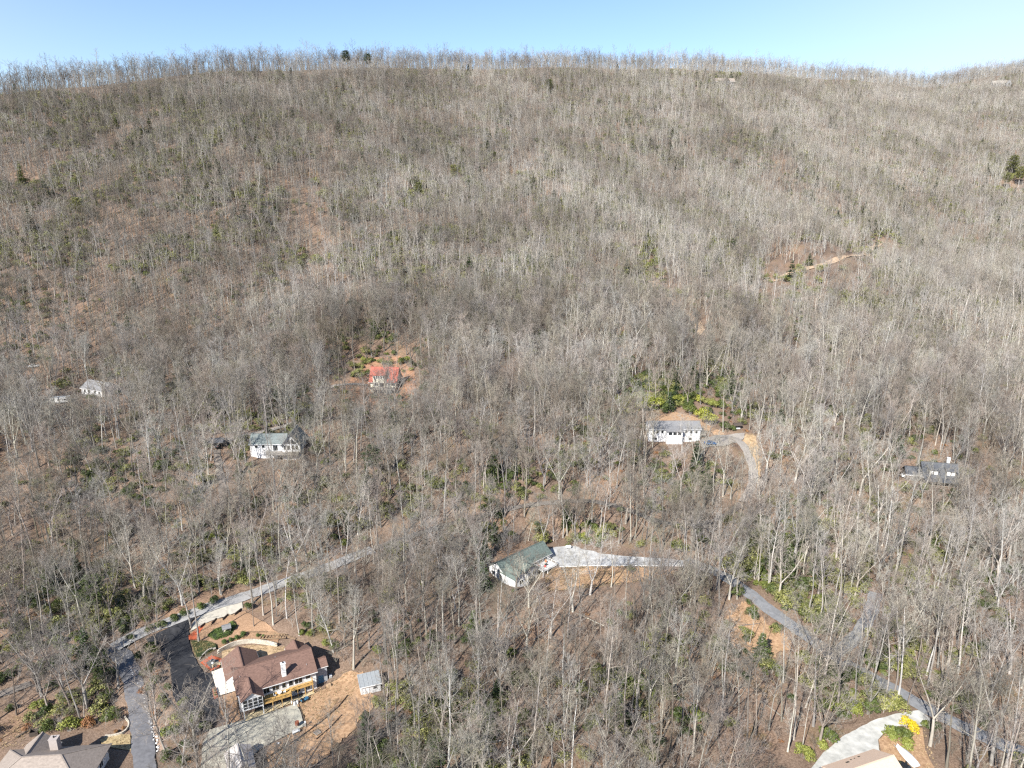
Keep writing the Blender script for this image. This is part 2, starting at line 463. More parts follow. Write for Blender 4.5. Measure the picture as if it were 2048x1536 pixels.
def ribbon(name, pts, hw, m, kind='structure', lift=0.0, label=None):
    mb = MB(); n = len(pts); cols = 5
    for i in range(n):
        d = pts[min(i + 1, n - 1)] - pts[max(i - 1, 0)]; d[2] = 0; d = d / max(1e-6, np.linalg.norm(d))
        s = np.array([d[1], -d[0], 0])
        for c in range(cols):
            q = (c / (cols - 1) * 2 - 1)
            w = hw * q + (edge_wob(i, c) if abs(q) > 0.9 else 0)
            v = pts[i] + s * w; v = v.copy(); v[2] += 0.05 * (1 - q * q) + lift
            if abs(q) > 0.9: v[2] -= 0.03
            mb.v.append(tuple(v))
    for i in range(n - 1):
        for c in range(cols - 1):
            a = i * cols + c; mb.f.append((a, a + 1, a + cols + 1, a + cols)); mb.m.append(0)
    o = mb.build(name, m, smooth=True)
    return tag(o, kind=kind)
for k, (nm, kind_, pts, hw, mk) in enumerate(road_build):
    ribbon(kind_, pts, hw, ROADM[mk], lift=0.006 * k)

SHEETS, BLOCK_SHEETS = [], []
def sheet(name, poly, m, lift=0.06, size=1.0, level=None, kind='structure'):
    """a flat yard surface: plan polygon tessellated and laid on the ground"""
    bm = bmesh.new()
    bm.faces.new([bm.verts.new((p[0], p[1], 0)) for p in poly])
    bmesh.ops.triangulate(bm, faces=bm.faces[:])
    for _ in range(7):
        es = [e for e in bm.edges if e.calc_length() > size * 1.6]
        if not es: break
        bmesh.ops.subdivide_edges(bm, edges=es, cuts=1)
        bmesh.ops.triangulate(bm, faces=[f for f in bm.faces if len(f.verts) > 3])
    xs = np.array([v.co.x for v in bm.verts]); ys = np.array([v.co.y for v in bm.verts])
    zs = ground(xs, ys) if level is None else np.full(len(xs), level)
    for v, z in zip(bm.verts, zs): v.co.z = z + lift
    SHEETS.append([(p[0], p[1]) for p in poly])
    if name not in ('dry_bank', 'red_clay_yard', 'bare_clearing'): BLOCK_SHEETS.append(SHEETS[-1])
    bmesh.ops.recalc_face_normals(bm, faces=bm.faces)
    me = bpy.data.meshes.new(name); bm.to_mesh(me); bm.free()
    if sum(p.normal.z for p in me.polygons) < 0: me.flip_normals()
    me.materials.append(m)
    me.polygons.foreach_set('use_smooth', [True] * len(me.polygons))
    return tag(link(bpy.data.objects.new(name, me)), kind=kind)

def wavy(poly, amp=0.25, step=1.2):
    out = []; n = len(poly)
    for i in range(n):
        a, b = poly[i], poly[(i + 1) % n]; L_ = (Vector(b) - Vector(a)).length; k = max(1, int(L_ / step))
        for j in range(k):
            q = Vector(a).lerp(Vector(b), j / k); r = amp if j else 0
            out.append(Vector((q.x + random.uniform(-r, r), q.y + random.uniform(-r, r), 0)))
    return out

BLACKTOP = mat('fresh_blacktop', (0.028, 0.029, 0.033), 0.75, 0.25, 0.7, bump=0.1)
CONCRETE = mat('pale_concrete', (0.62, 0.58, 0.50), 0.9, 0.08, 0.8)
GRAVEL = mat('court_gravel', (0.36, 0.35, 0.30), 0.95, 0.22, 0.6, col2=(0.45, 0.42, 0.34), bump=0.3)
WGRAVEL = mat('white_gravel', (0.34, 0.34, 0.34), 0.95, 0.25, 0.5, col2=(0.50, 0.50, 0.49), bump=0.4, detail=10)
WCONC = mat('weathered_concrete', (0.40, 0.40, 0.375), 0.9, 0.2, 0.45, col2=(0.56, 0.555, 0.52), detail=10)
STRAW = mat('dry_grass', (0.37, 0.25, 0.145), 0.95, 0.3, 0.9, col2=(0.52, 0.38, 0.23), bump=0.5)
EARTH = mat('bare_orange_earth', (0.36, 0.215, 0.12), 0.95, 0.28, 1.3, col2=(0.47, 0.31, 0.19), bump=0.6)
MULCH = mat('red_mulch', (0.42, 0.10, 0.045), 0.95, 0.2, 5, bump=0.5)
SOIL = mat('garden_soil', (0.30, 0.18, 0.105), 0.95, 0.3, 3, col2=(0.42, 0.27, 0.17), bump=0.5)
SLATE = mat('slate_gravel', (0.12, 0.12, 0.115), 0.9, 0.25, 5)
BANKM = None
SAND = mat('tan_dead_lawn', (0.40, 0.31, 0.17), 0.95, 0.15, 2.0, bump=0.3)
COVER = mat('brown_green_groundcover', (0.13, 0.135, 0.045), 0.95, 0.35, 2.5, col2=(0.21, 0.17, 0.075), bump=0.8)
CREAM = mat('cream_paving', (0.78, 0.70, 0.60), 0.85, 0.05, 1.0)
STONEW = mat('pale_stone', (0.50, 0.45, 0.37), 0.9, 0.2, 3, bump=0.3, objvar=0.18)

sheet('asphalt_drive', wavy(plan([(292, 1280), (340, 1259), (396, 1236), (384, 1248), (377, 1262), (378, 1285), (386, 1308), (396, 1330), (406, 1344), (424, 1347)]) + [h1(-4.1, 5.6), h1(-4.3, 1.5), h1(-6.5, -2.6), h1(-10, -3), h1(-12.5, 4), h1(-14, 11)] + plan([(340, 1330), (316, 1302)]), 0.10), BLACKTOP, 0.07)
sheet('paved_shoulder', wavy(plan([(399, 1239), (455, 1216), (484, 1202), (486, 1220), (455, 1232), (430, 1239), (407, 1249), (381, 1263), (386, 1250)]), 0.08), mat('pale_shoulder', (0.42, 0.39, 0.33), 0.9, 0.12, 1.0), 0.09)
sheet('garage_apron', [h1(-4.5, 16.0), h1(-1.7, 16.4), h1(-1.75, 9.0), h1(-0.1, 9.0), h1(0.0, 5.4), h1(-4.0, 5.4)], CREAM, 0.13, 1.0)
sheet('gravel_court', wavy([h1(-7, -2.4), h1(0.6, -2.7), h1(5.2, -3.0), h1(13.2, -2.9), h1(13.4, -11.6), h1(8.4, -12.6), h1(2.6, -14.4), h1(-1, -17), h1(-5, -20), h1(-10, -14), h1(-9, -6)], 0.12), GRAVEL, 0.07, 1.2)
sheet('concrete_walk', [h1(0.9, -3.6), h1(18, -1.4), h1(18, -0.3), h1(12.2, -0.6), h1(5.4, -0.6), h1(0.9, -1.2)], mat('buff_concrete', (0.55, 0.45, 0.28), 0.9, 0.1, 1.2), 0.10, 1.5)
sheet('bare_yard', wavy([h1(13.4, -2.9), h1(18, -1.4), h1(22.6, 0.6), h1(26, 1.5), h1(31, 0), h1(32, -6), h1(30, -12), h1(24, -18), h1(15, -23), h1(6, -27), h1(-3, -29), h1(-4, -22), h1(2.6, -14.4), h1(8.4, -12.6), h1(13.4, -11.6)], 0.7, 1.0), EARTH, 0.05, 1.3)
sheet('back_lawn', wavy([h1(-2, 16.6), h1(-1.1, 24.0), h1(6, 23.2), h1(12.3, 19.4), h1(19, 14), h1(19, 12.5), h1(13.6, 12.4), h1(7, 12.4), h1(7, 16.4)], 0.1), STRAW, 0.05, 1.2)
sheet('garden_terrace', wavy(plan([(381, 1265), (407, 1250), (430, 1240), (455, 1233), (490, 1222), (520, 1240), (560, 1268), (556, 1286), (530, 1278), (496, 1279), (470, 1288), (437, 1296), (432, 1290), (395, 1280)]), 0.12), SOIL, 0.05, 1.2)
sheet('mulch_bed', wavy(plan([(377, 1272), (400, 1250.5), (409, 1250), (398, 1268), (393, 1279.5), (378, 1280)]), 0.06), MULCH, 0.11, 1.0)
sheet('mulch_bed', wavy([h1(-6.7, 21.4), h1(-3.7, 23.2), h1(-1.4, 20.4), h1(-2.6, 17), h1(-4.6, 16.5)], 0.06), MULCH, 0.10, 1.0)
sheet('slate_bed', wavy([h1(-5.4, 20.6), h1(-3.7, 21.7), h1(-2.2, 20), h1(-3.1, 17.6), h1(-4.3, 17.4)], 0.06), SLATE, 0.14, 1.0)
sheet('side_garden', wavy([h1(-4.0, 5.0), h1(0.1, 5.2), h1(0.1, -2.6), h1(-3, -2.4), h1(-4.2, 1)], 0.1), SOIL, 0.07, 1.0)
sheet('stone_edging_bed', wavy(plan([(250, 1310), (262, 1312), (280, 1360), (300, 1410), (330, 1500), (318, 1502), (292, 1415), (268, 1360)]), 0.15), mat('dry_leaf_bed', (0.33, 0.24, 0.18), 0.95, 0.3, 3, bump=0.5), 0.05, 1.0)
sheet('white_gravel_drive', wavy(plan([(1090, 1101), (1112, 1094), (1150, 1092), (1170, 1100), (1200, 1108), (1260, 1113), (1330, 1117), (1385, 1121), (1378, 1131), (1300, 1131), (1230, 1131), (1160, 1131), (1120, 1134)]), 0.15), WGRAVEL, 0.09, 1.2)
sheet('dry_bank', wavy(plan([(1112, 1138), (1160, 1136), (1300, 1136), (1360, 1138), (1330, 1158), (1240, 1165), (1160, 1172), (1100, 1178), (1095, 1155)]), 1.3, 0.9), EARTH, 0.05, 1.2)
sheet('concrete_drive', wavy(plan([(1646, 1506), (1690, 1470), (1740, 1444), (1790, 1428), (1840, 1420), (1862, 1440), (1850, 1452), (1800, 1452), (1770, 1465), (1756, 1480), (1758, 1500), (1775, 1520), (1800, 1550), (1700, 1560), (1620, 1540)]), 0.12), WCONC, 0.09, 1.2)
sheet('island_lawn', wavy(plan([(1757, 1480), (1775, 1465), (1800, 1456), (1845, 1456), (1850, 1500), (1880, 1560), (1815, 1556), (1785, 1522), (1762, 1502)]), 0.1), EARTH, 0.06, 1.0)
sheet('dead_lawn', wavy(plan([(200, 1480), (225, 1468), (260, 1468), (262, 1500), (230, 1496), (205, 1492)]), 0.1), SAND, 0.06, 1.0)
sheet('bare_clearing', wavy(plan([(1484, 1198), (1512, 1222), (1562, 1266), (1578, 1290), (1552, 1312), (1500, 1318), (1466, 1290), (1452, 1240)]), 1.2, 1.0), EARTH, 0.05, 1.3)
sheet('orange_bank', wavy(plan([(1290, 838), (1350, 824), (1400, 836), (1420, 852), (1450, 866), (1440, 870), (1400, 858), (1300, 846)]), 0.4), EARTH, 0.05, 1.4)
sheet('drive_bank', wavy(plan([(1492, 868), (1512, 872), (1516, 900), (1522, 940), (1518, 980), (1512, 975), (1512, 940), (1502, 905), (1484, 882)]), 0.3), STRAW, 0.05, 1.2)
sheet('parking_gravel', wavy(plan([(1400, 880), (1430, 868), (1490, 866), (1486, 878), (1450, 892), (1405, 898)]), 0.3), ROADM['drive_gravel'], 0.085, 1.2)
sheet('red_clay_yard', wavy(plan([(690, 770), (735, 715), (800, 712), (830, 745), (830, 800), (740, 812), (680, 800)]), 0.5), mat('red_clay_litter', (0.30, 0.17, 0.105), 0.95, 0.3, 1.0, bump=0.4), 0.04, 1.5)

# the ground sheet itself, lowered a little under the yard surfaces so that they lie clear of it
nsel = np.where(near.ravel())[0]; nxs, nys = GX.ravel()[nsel], GY.ravel()[nsel]
under = np.zeros(len(nsel), bool)
for poly in SHEETS:
    c = np.mean(poly, axis=0); big = [(p[0] + (p[0] - c[0]) * 0.02, p[1] + (p[1] - c[1]) * 0.02) for p in poly]
    under |= in_poly(nxs, nys, big)
flat = pad_h(nxs, nys); gzr = GZ.ravel(); gzr[nsel[under]] = road_blend(nxs, nys, flat)[under] - 0.28; GZ = gzr.reshape(GX.shape)
ny_, nx_ = GX.shape
me = bpy.data.meshes.new('ground')
me.vertices.add(nx_ * ny_)
me.vertices.foreach_set('co', np.column_stack([GX.ravel(), GY.ravel(), GZ.ravel()]).astype(np.float32).ravel())
idx = np.arange(nx_ * ny_).reshape(ny_, nx_)
quads = np.column_stack([idx[:-1, :-1].ravel(), idx[:-1, 1:].ravel(), idx[1:, 1:].ravel(), idx[1:, :-1].ravel()]).astype(np.int32)
me.loops.add(quads.size); me.loops.foreach_set('vertex_index', quads.ravel())
me.polygons.add(len(quads)); me.polygons.foreach_set('loop_start', np.arange(0, quads.size, 4, dtype=np.int32))
me.polygons.foreach_set('use_smooth', np.ones(len(quads), bool))
me.update(calc_edges=True); me.validate()
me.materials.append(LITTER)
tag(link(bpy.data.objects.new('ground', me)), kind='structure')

# ------------------------------------------------------------------ trees
def bark_mat(name, dark, pale, twig):
    """bark whose paleness differs from stand to stand and from tree to tree"""
    m = bpy.data.materials.new(name); m.use_nodes = True
    N, L = m.node_tree.nodes, m.node_tree.links
    bs = N['Principled BSDF']; bs.inputs['Roughness'].default_value = 0.9; bs.inputs['Specular IOR Level'].default_value = 0.15
    oi = N.new('ShaderNodeObjectInfo')
    sc = N.new('ShaderNodeVectorMath'); sc.operation = 'SCALE'; sc.inputs['Scale'].default_value = 1 / 70.0
    L.new(oi.outputs['Location'], sc.inputs[0])
    no = N.new('ShaderNodeTexNoise'); no.inputs['Scale'].default_value = 1.0; no.inputs['Detail'].default_value = 2.0
    L.new(sc.outputs[0], no.inputs['Vector'])
    ad = N.new('ShaderNodeMath'); ad.operation = 'MULTIPLY_ADD'; ad.inputs[1].default_value = 0.75
    L.new(oi.outputs['Random'], ad.inputs[0])
    mr = N.new('ShaderNodeMapRange'); mr.inputs['From Min'].default_value = 0.3; mr.inputs['From Max'].default_value = 0.7
    mr.inputs['To Min'].default_value = -0.15; mr.inputs['To Max'].default_value = 0.4
    L.new(no.outputs['Fac'], mr.inputs['Value']); L.new(mr.outputs[0], ad.inputs[2])
    sx = N.new('ShaderNodeSeparateXYZ'); L.new(oi.outputs['Location'], sx.inputs[0])       # paler to the right: the bright veil there put into bark colour
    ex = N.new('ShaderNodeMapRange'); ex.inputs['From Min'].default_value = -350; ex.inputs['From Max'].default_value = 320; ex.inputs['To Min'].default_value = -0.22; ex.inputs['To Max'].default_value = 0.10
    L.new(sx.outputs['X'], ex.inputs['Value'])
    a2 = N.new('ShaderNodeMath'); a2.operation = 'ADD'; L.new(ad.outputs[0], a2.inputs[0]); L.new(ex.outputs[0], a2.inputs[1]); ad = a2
    rp = N.new('ShaderNodeValToRGB')
    rp.color_ramp.elements[0].color = (*dark, 1); rp.color_ramp.elements[1].color = (*pale, 1)
    e = rp.color_ramp.elements.new(0.5); e.color = (*twig, 1)
    L.new(ad.outputs[0], rp.inputs[0])
    tc = N.new('ShaderNodeTexCoord'); mp = N.new('ShaderNodeMapping'); mp.inputs['Scale'].default_value = (1, 1, 0.25)
    L.new(tc.outputs['Object'], mp.inputs['Vector'])
    n2 = N.new('ShaderNodeTexNoise'); n2.inputs['Scale'].default_value = 1.6; n2.inputs['Detail'].default_value = 4
    L.new(mp.outputs[0], n2.inputs['Vector'])
    m2 = N.new('ShaderNodeMapRange'); m2.inputs['From Min'].default_value = 0.3; m2.inputs['From Max'].default_value = 0.7
    m2.inputs['To Min'].default_value = 0.72; m2.inputs['To Max'].default_value = 1.25
    L.new(n2.outputs['Fac'], m2.inputs['Value'])
    hv = N.new('ShaderNodeHueSaturation'); L.new(m2.outputs[0], hv.inputs['Value']); L.new(rp.outputs[0], hv.inputs['Color'])
    wnz = N.new('ShaderNodeTexWhiteNoise'); wnz.noise_dimensions = '1D'; L.new(oi.outputs['Random'], wnz.inputs['W'])       # species: ruddy, grey, olive
    mh = N.new('ShaderNodeMapRange'); mh.inputs['To Min'].default_value = 0.478; mh.inputs['To Max'].default_value = 0.535
    ms = N.new('ShaderNodeMapRange'); ms.inputs['To Min'].default_value = 0.6; ms.inputs['To Max'].default_value = 1.55
    sc3 = N.new('ShaderNodeSeparateColor'); L.new(wnz.outputs['Color'], sc3.inputs[0])
    L.new(sc3.outputs[0], mh.inputs['Value']); L.new(sc3.outputs[1], ms.inputs['Value'])
    L.new(mh.outputs[0], hv.inputs['Hue']); L.new(ms.outputs[0], hv.inputs['Saturation'])
    L.new(hv.outputs[0], bs.inputs['Base Color'])
    MATS[name] = m
    return m

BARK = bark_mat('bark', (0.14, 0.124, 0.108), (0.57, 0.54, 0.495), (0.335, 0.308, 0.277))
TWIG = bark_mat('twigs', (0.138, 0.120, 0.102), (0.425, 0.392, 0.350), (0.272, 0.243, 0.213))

def leaf_mat(name, c1, c2, c3, stand=40.0):
    m = bpy.data.materials.new(name); m.use_nodes = True
    N, L = m.node_tree.nodes, m.node_tree.links
    bs = N['Principled BSDF']; bs.inputs['Roughness'].default_value = 0.55; bs.inputs['Specular IOR Level'].default_value = 0.35
    oi = N.new('ShaderNodeObjectInfo')
    tc = N.new('ShaderNodeTexCoord')
    no = N.new('ShaderNodeTexNoise'); no.inputs['Scale'].default_value = 1.1; no.inputs['Detail'].default_value = 5
    L.new(tc.outputs['Object'], no.inputs['Vector'])
    ad = N.new('ShaderNodeMath'); ad.operation = 'MULTIPLY_ADD'; ad.inputs[1].default_value = 0.65
    mr = N.new('ShaderNodeMapRange'); mr.inputs['From Min'].default_value = 0.3; mr.inputs['From Max'].default_value = 0.7
    mr.inputs['To Min'].default_value = -0.1; mr.inputs['To Max'].default_value = 0.45
    L.new(no.outputs['Fac'], mr.inputs['Value'])
    L.new(oi.outputs['Random'], ad.inputs[0]); L.new(mr.outputs[0], ad.inputs[2])
    rp = N.new('ShaderNodeValToRGB')
    rp.color_ramp.elements[0].color = (*c1, 1); rp.color_ramp.elements[1].color = (*c3, 1)
    e = rp.color_ramp.elements.new(0.5); e.color = (*c2, 1)
    L.new(ad.outputs[0], rp.inputs[0]); L.new(rp.outputs[0], bs.inputs['Base Color'])
    MATS[name] = m
    return m
LAUREL = leaf_mat('laurel_leaves', (0.035, 0.055, 0.018), (0.075, 0.10, 0.026), (0.16, 0.18, 0.035))
OLIVE = leaf_mat('olive_undergrowth', (0.105, 0.115, 0.040), (0.19, 0.197, 0.066), (0.28, 0.272, 0.09))
BRIGHT = leaf_mat('yellow_green_laurel_leaves', (0.09, 0.115, 0.028), (0.165, 0.19, 0.04), (0.27, 0.275, 0.06))  # foliage that is yellow-green by its own colour
NEEDLE = leaf_mat('needles', (0.025, 0.045, 0.018), (0.05, 0.078, 0.026), (0.095, 0.12, 0.035))
HEDGEM = leaf_mat('hedge_leaves', (0.05, 0.085, 0.02), (0.085, 0.13, 0.03), (0.12, 0.17, 0.04))
YELLOWG = leaf_mat('yellow_laurel_leaves', (0.14, 0.16, 0.03), (0.245, 0.255, 0.04), (0.36, 0.345, 0.055))
GOLD = leaf_mat('golden_leaves', (0.42, 0.30, 0.01), (0.55, 0.40, 0.012), (0.62, 0.48, 0.03))
RUST = leaf_mat('russet_leaves', (0.16, 0.07, 0.03), (0.26, 0.12, 0.05), (0.33, 0.19, 0.08))

class Seg:
    """numpy-friendly collector of tapered segments and spikes"""
    def __init__(s): s.v, s.f = [], []
    def seg(s, a, b, ra, rb, n):
        d = b - a; l = np.linalg.norm(d)
        if l < 1e-6: return
        d = d / l
        ref = np.array([0, 0, 1.0]) if abs(d[2]) < 0.9 else np.array([1.0, 0, 0])
        u = np.cross(d, ref); u /= np.linalg.norm(u); w = np.cross(d, u)
        k = len(s.v)
        for i in range(n):
            t = 2 * math.pi * i / n
            s.v.append(a + (u * math.cos(t) + w * math.sin(t)) * ra)
        if rb <= 0:
            s.v.append(b)
            for i in range(n): s.f.append((k + i, k + (i + 1) % n, k + n))
        else:
            for i in range(n):
                t = 2 * math.pi * i / n
                s.v.append(b + (u * math.cos(t) + w * math.sin(t)) * rb)
            for i in range(n): s.f.append((k + i, k + (i + 1) % n, k + n + (i + 1) % n, k + n + i))
    def path(s, pts, radii, n):
        for i in range(len(pts) - 1): s.seg(pts[i], pts[i + 1], radii[i], radii[i + 1], n)
    def mesh(s, name, m):
        me = bpy.data.meshes.new(name)
        me.from_pydata([tuple(p) for p in s.v], [], s.f)
        me.materials.append(m)
        me.polygons.foreach_set('use_smooth', [True] * len(me.polygons))
        return me

def unit(v): return v / max(1e-9, np.linalg.norm(v))

def make_bare(seed, H, r0, clear, spread, n1, n2, n3, n4, twig_r, forks=1, lean=0.0, sides=7, up=0.55):
    """a leafless tree: (trunk mesh, crown mesh). clear = bare share of the trunk, spread = limb length as a share of H"""
    g = np.random.default_rng(seed)
    T, Cn = Seg(), Seg()
    stems = []
    def stem(base, dirn, length, r, nseg):
        pts = [base]; d = unit(dirn)
        for i in range(nseg):
            d = unit(d + g.normal(0, 0.04, 3) + np.array([0, 0, 0.06]))
            pts.append(pts[-1] + d * length / nseg)
        rad = [r * (1 - 0.8 * (i / nseg) ** 0.9) for i in range(nseg + 1)]
        return pts, rad
    ln = np.array([g.normal(0, lean), g.normal(0, lean), 1.0])
    if forks == 1:
        pts, rad = stem(np.zeros(3), ln, H * 0.88, r0, 9)
        rad[0] *= 1.35
        T.path(pts, rad, sides); stems.append((pts, rad, clear, 1.0))
    else:
        hf = H * clear * g.uniform(0.75, 1.0)
        pts, rad = stem(np.zeros(3), ln, hf, r0, 4)
        rad = [r0 * (1.3 - 0.45 * i / 4) for i in range(5)]
        T.path(pts, rad, sides)
        a0 = g.uniform(0, 6.28)
        for k in range(forks):
            a = a0 + 6.28 * k / forks + g.normal(0, 0.3)
            o = g.uniform(0.3, 0.6)
            p2, r2 = stem(pts[-1], np.array([math.cos(a) * o, math.sin(a) * o, 1.0]), H * 0.86 - hf, rad[-1] * 0.72, 7)
            T.path(p2, r2, sides - 1); stems.append((p2, r2, 0.12, 1.0 / math.sqrt(forks)))
    def limb(p, d, length, r, nseg, n, bend):
        pts = [p]
        for i in range(nseg):
            d = unit(d + g.normal(0, bend, 3) + np.array([0, 0, 0.10]))
            pts.append(pts[-1] + d * length / nseg)
        rad = [r * (1 - 0.75 * i / nseg) for i in range(nseg + 1)]
        Cn.path(pts, rad, n)
        return pts, rad
    def along(pts, t):
        f = t * (len(pts) - 1); i = min(int(f), len(pts) - 2); q = f - i
        return pts[i] * (1 - q) + pts[i + 1] * q, unit(pts[i + 1] - pts[i])
    def side(d, ang):
        v = g.normal(0, 1, 3); v = v - d * v.dot(d); v = unit(v)
        return unit(d * math.cos(ang) + v * math.sin(ang))
    for (sp, sr, c0, share) in stems:
        k1 = max(4, int(round(n1 * share)))
        az = g.uniform(0, 6.28)
        for i in range(k1):
            t = c0 + (0.99 - c0) * ((i + g.uniform(0, 0.9)) / k1)
            p, d = along(sp, t)
            rr = np.interp(t * (len(sr) - 1), range(len(sr)), sr)
            az += 2.4 + g.normal(0, 0.4)
            q = (t - c0) / (1 - c0)
            el = up + 0.42 * q + g.normal(0, 0.16)
            dd = unit(np.array([math.cos(az) * math.cos(el), math.sin(az) * math.cos(el), math.sin(el)]))
            l1 = H * spread * (0.5 + 0.65 * math.sin(math.pi * min(1, 0.22 + 0.62 * q))) * g.uniform(0.65, 1.15) * (share ** 0.4)
            p1, r1 = limb(p, dd, l1, min(rr * 0.62, 0.13) * g.uniform(0.7, 1.0), 4, 4, 0.16)
            for j in range(n2):
                t2 = 0.25 + 0.75 * (j + g.uniform(0, 1)) / n2
                pp, d2 = along(p1, min(t2, 1))
                l2 = l1 * (0.55 - 0.22 * t2) * g.uniform(0.6, 1.25)
                p2, r2 = limb(pp, side(d2, g.uniform(0.45, 0.95)), l2, max(twig_r * 1.5, r1[0] * 0.38), 3, 3, 0.2)
                for k in range(n3):
                    t3 = 0.15 + 0.85 * (k + g.uniform(0, 1)) / n3
                    pp3, d3 = along(p2, min(t3, 1))
                    l3 = l2 * 0.55 * g.uniform(0.6, 1.3)
                    e = pp3 + unit(side(d3, g.uniform(0.4, 0.95)) + np.array([0, 0, 0.12])) * l3
                    Cn.seg(pp3, e, twig_r * 1.15, twig_r * 0.5 if n4 else 0, 3)
                    for m_ in range(n4):
                        t4 = g.uniform(0.25, 1.0)
                        q4 = pp3 * (1 - t4) + e * t4
                        e4 = q4 + side(unit(e - pp3), g.uniform(0.4, 1.0)) * l3 * g.uniform(0.45, 0.9)
                        Cn.seg(q4, e4, twig_r * 0.8, 0, 3)
    return T, Cn

def leaf_cloud(g, centers, radii, n, size, flat=0.75):
    """n leaf sprays (each a bent pair of triangles) on the outer part of overlapping lobes"""
    v, f = [], []
    pick = g.choice(len(centers), n, p=np.array(radii) ** 2 / np.sum(np.array(radii) ** 2))
    for i in range(n):
        c = centers[pick[i]]; r = radii[pick[i]]
        d = unit(g.normal(0, 1, 3)); d[2] = abs(d[2]) if g.random() < 0.8 else d[2]
        p = c + d * r * g.uniform(0.6, 1.06) * np.array([1, 1, flat])
        nrm = unit(d + g.normal(0, 0.55, 3))
        t = unit(np.cross(nrm, g.normal(0, 1, 3))); b = np.cross(nrm, t)
        s = size * g.uniform(0.6, 1.35)
        k = len(v)
        v += [p - t * s, p + b * s * 0.55 + nrm * s * 0.12, p + t * s, p - b * s * 0.55 + nrm * s * 0.12]
        f += [(k, k + 3, k + 1), (k + 1, k + 3, k + 2)]
    return v, f

def make_shrub(seed, rad, h, n, size, lobes=7):
    g = np.random.default_rng(seed)
    cs, rs = [], []
    for i in range(lobes):
        a = g.uniform(0, 6.28); q = rad * 0.72 * math.sqrt(g.uniform(0, 1))
        r = rad * g.uniform(0.34, 0.6)
        cs.append(np.array([math.cos(a) * q, math.sin(a) * q, max(0.35 * r, h * g.uniform(0.25, 0.75) * (1.1 - 0.5 * q / rad))])); rs.append(r)
    v, f = leaf_cloud(g, cs, rs, n, size, 0.85)
    S = Seg()
    for i in range(6):
        a = g.uniform(0, 6.28); e = cs[i % lobes]
        S.seg(np.array([math.cos(a) * 0.15, math.sin(a) * 0.15, -0.25]), e, 0.06, 0.02, 4)
    return (v, f), S

def make_conifer(seed, H, base_r, whorls, per, n_leaf, size, clear=0.12, droop=0.15, pine=False):
    g = np.random.default_rng(seed)
    S = Seg(); pts = [np.zeros(3)]
    for i in range(6): pts.append(pts[-1] + np.array([g.normal(0, 0.05), g.normal(0, 0.05), H / 6]))
    S.path(pts, [0.011 * H * (1 - 0.85 * i / 6) + 0.03 for i in range(7)], 7)
    v, f = [], []
    for w in range(whorls):
        t = clear + (1 - clear) * (w + 0.5 * g.random()) / whorls
        if pine:
            L = base_r * (0.45 + 0.75 * math.sin(math.pi * min(1, 0.15 + 0.8 * (t - clear) / (1 - clear))))
        else:
            L = base_r * (1.03 - (t - clear) / (1 - clear)) ** 0.8
        a0 = g.uniform(0, 6.28)
        for k in range(per):
            a = a0 + 6.28 * k / per + g.normal(0, 0.25)
            l = L * g.uniform(0.6, 1.15)
            b = np.array([0, 0, t * H])
            e = b + np.array([math.cos(a) * l, math.sin(a) * l, l * (g.uniform(0.1, 0.35) if pine else -droop + 0.3 * (t - 0.5))])
            S.seg(b, e, 0.05, 0.015, 3)
            nn = max(2, int(n_leaf * l / base_r))
            for j in range(nn):
                q = g.uniform(0.25 if not pine else 0.45, 1.05)
                p = b * (1 - q) + e * q + g.normal(0, 0.09 * l + 0.08, 3) * np.array([1, 1, 0.55])
                out = unit(np.array([math.cos(a), math.sin(a), 0.25]) + g.normal(0, 0.5, 3))
                sd_ = unit(np.cross(out, np.array([0, 0, 1.0]) + g.normal(0, 0.35, 3)))
                s = size * g.uniform(0.6, 1.3); i0 = len(v)
                v += [p - out * s * 0.4, p + sd_ * s * 0.45 - np.array([0, 0, 0.12 * s]), p + out * s, p - sd_ * s * 0.45 - np.array([0, 0, 0.12 * s])]
                f += [(i0, i0 + 1, i0 + 2), (i0, i0 + 2, i0 + 3)]
    return (v, f), S

def pymesh(name, v, f, m):
    me = bpy.data.meshes.new(name); me.from_pydata([tuple(p) for p in v], [], f); me.materials.append(m); return me

def joined(name, *parts):
    """parts: (verts, faces, material) -> one mesh with several slots (for the forest mass)"""
    v, f, mi, ms = [], [], [], []
    for (pv, pf, pm) in parts:
        b = len(v); v += [tuple(p) for p in pv]; f += [tuple(i + b for i in q) for q in pf]; mi += [len(ms)] * len(pf); ms.append(pm)
    me = bpy.data.meshes.new(name); me.from_pydata(v, [], f)
    for m in ms: me.materials.append(m)
    me.polygons.foreach_set('material_index', mi)
    return me

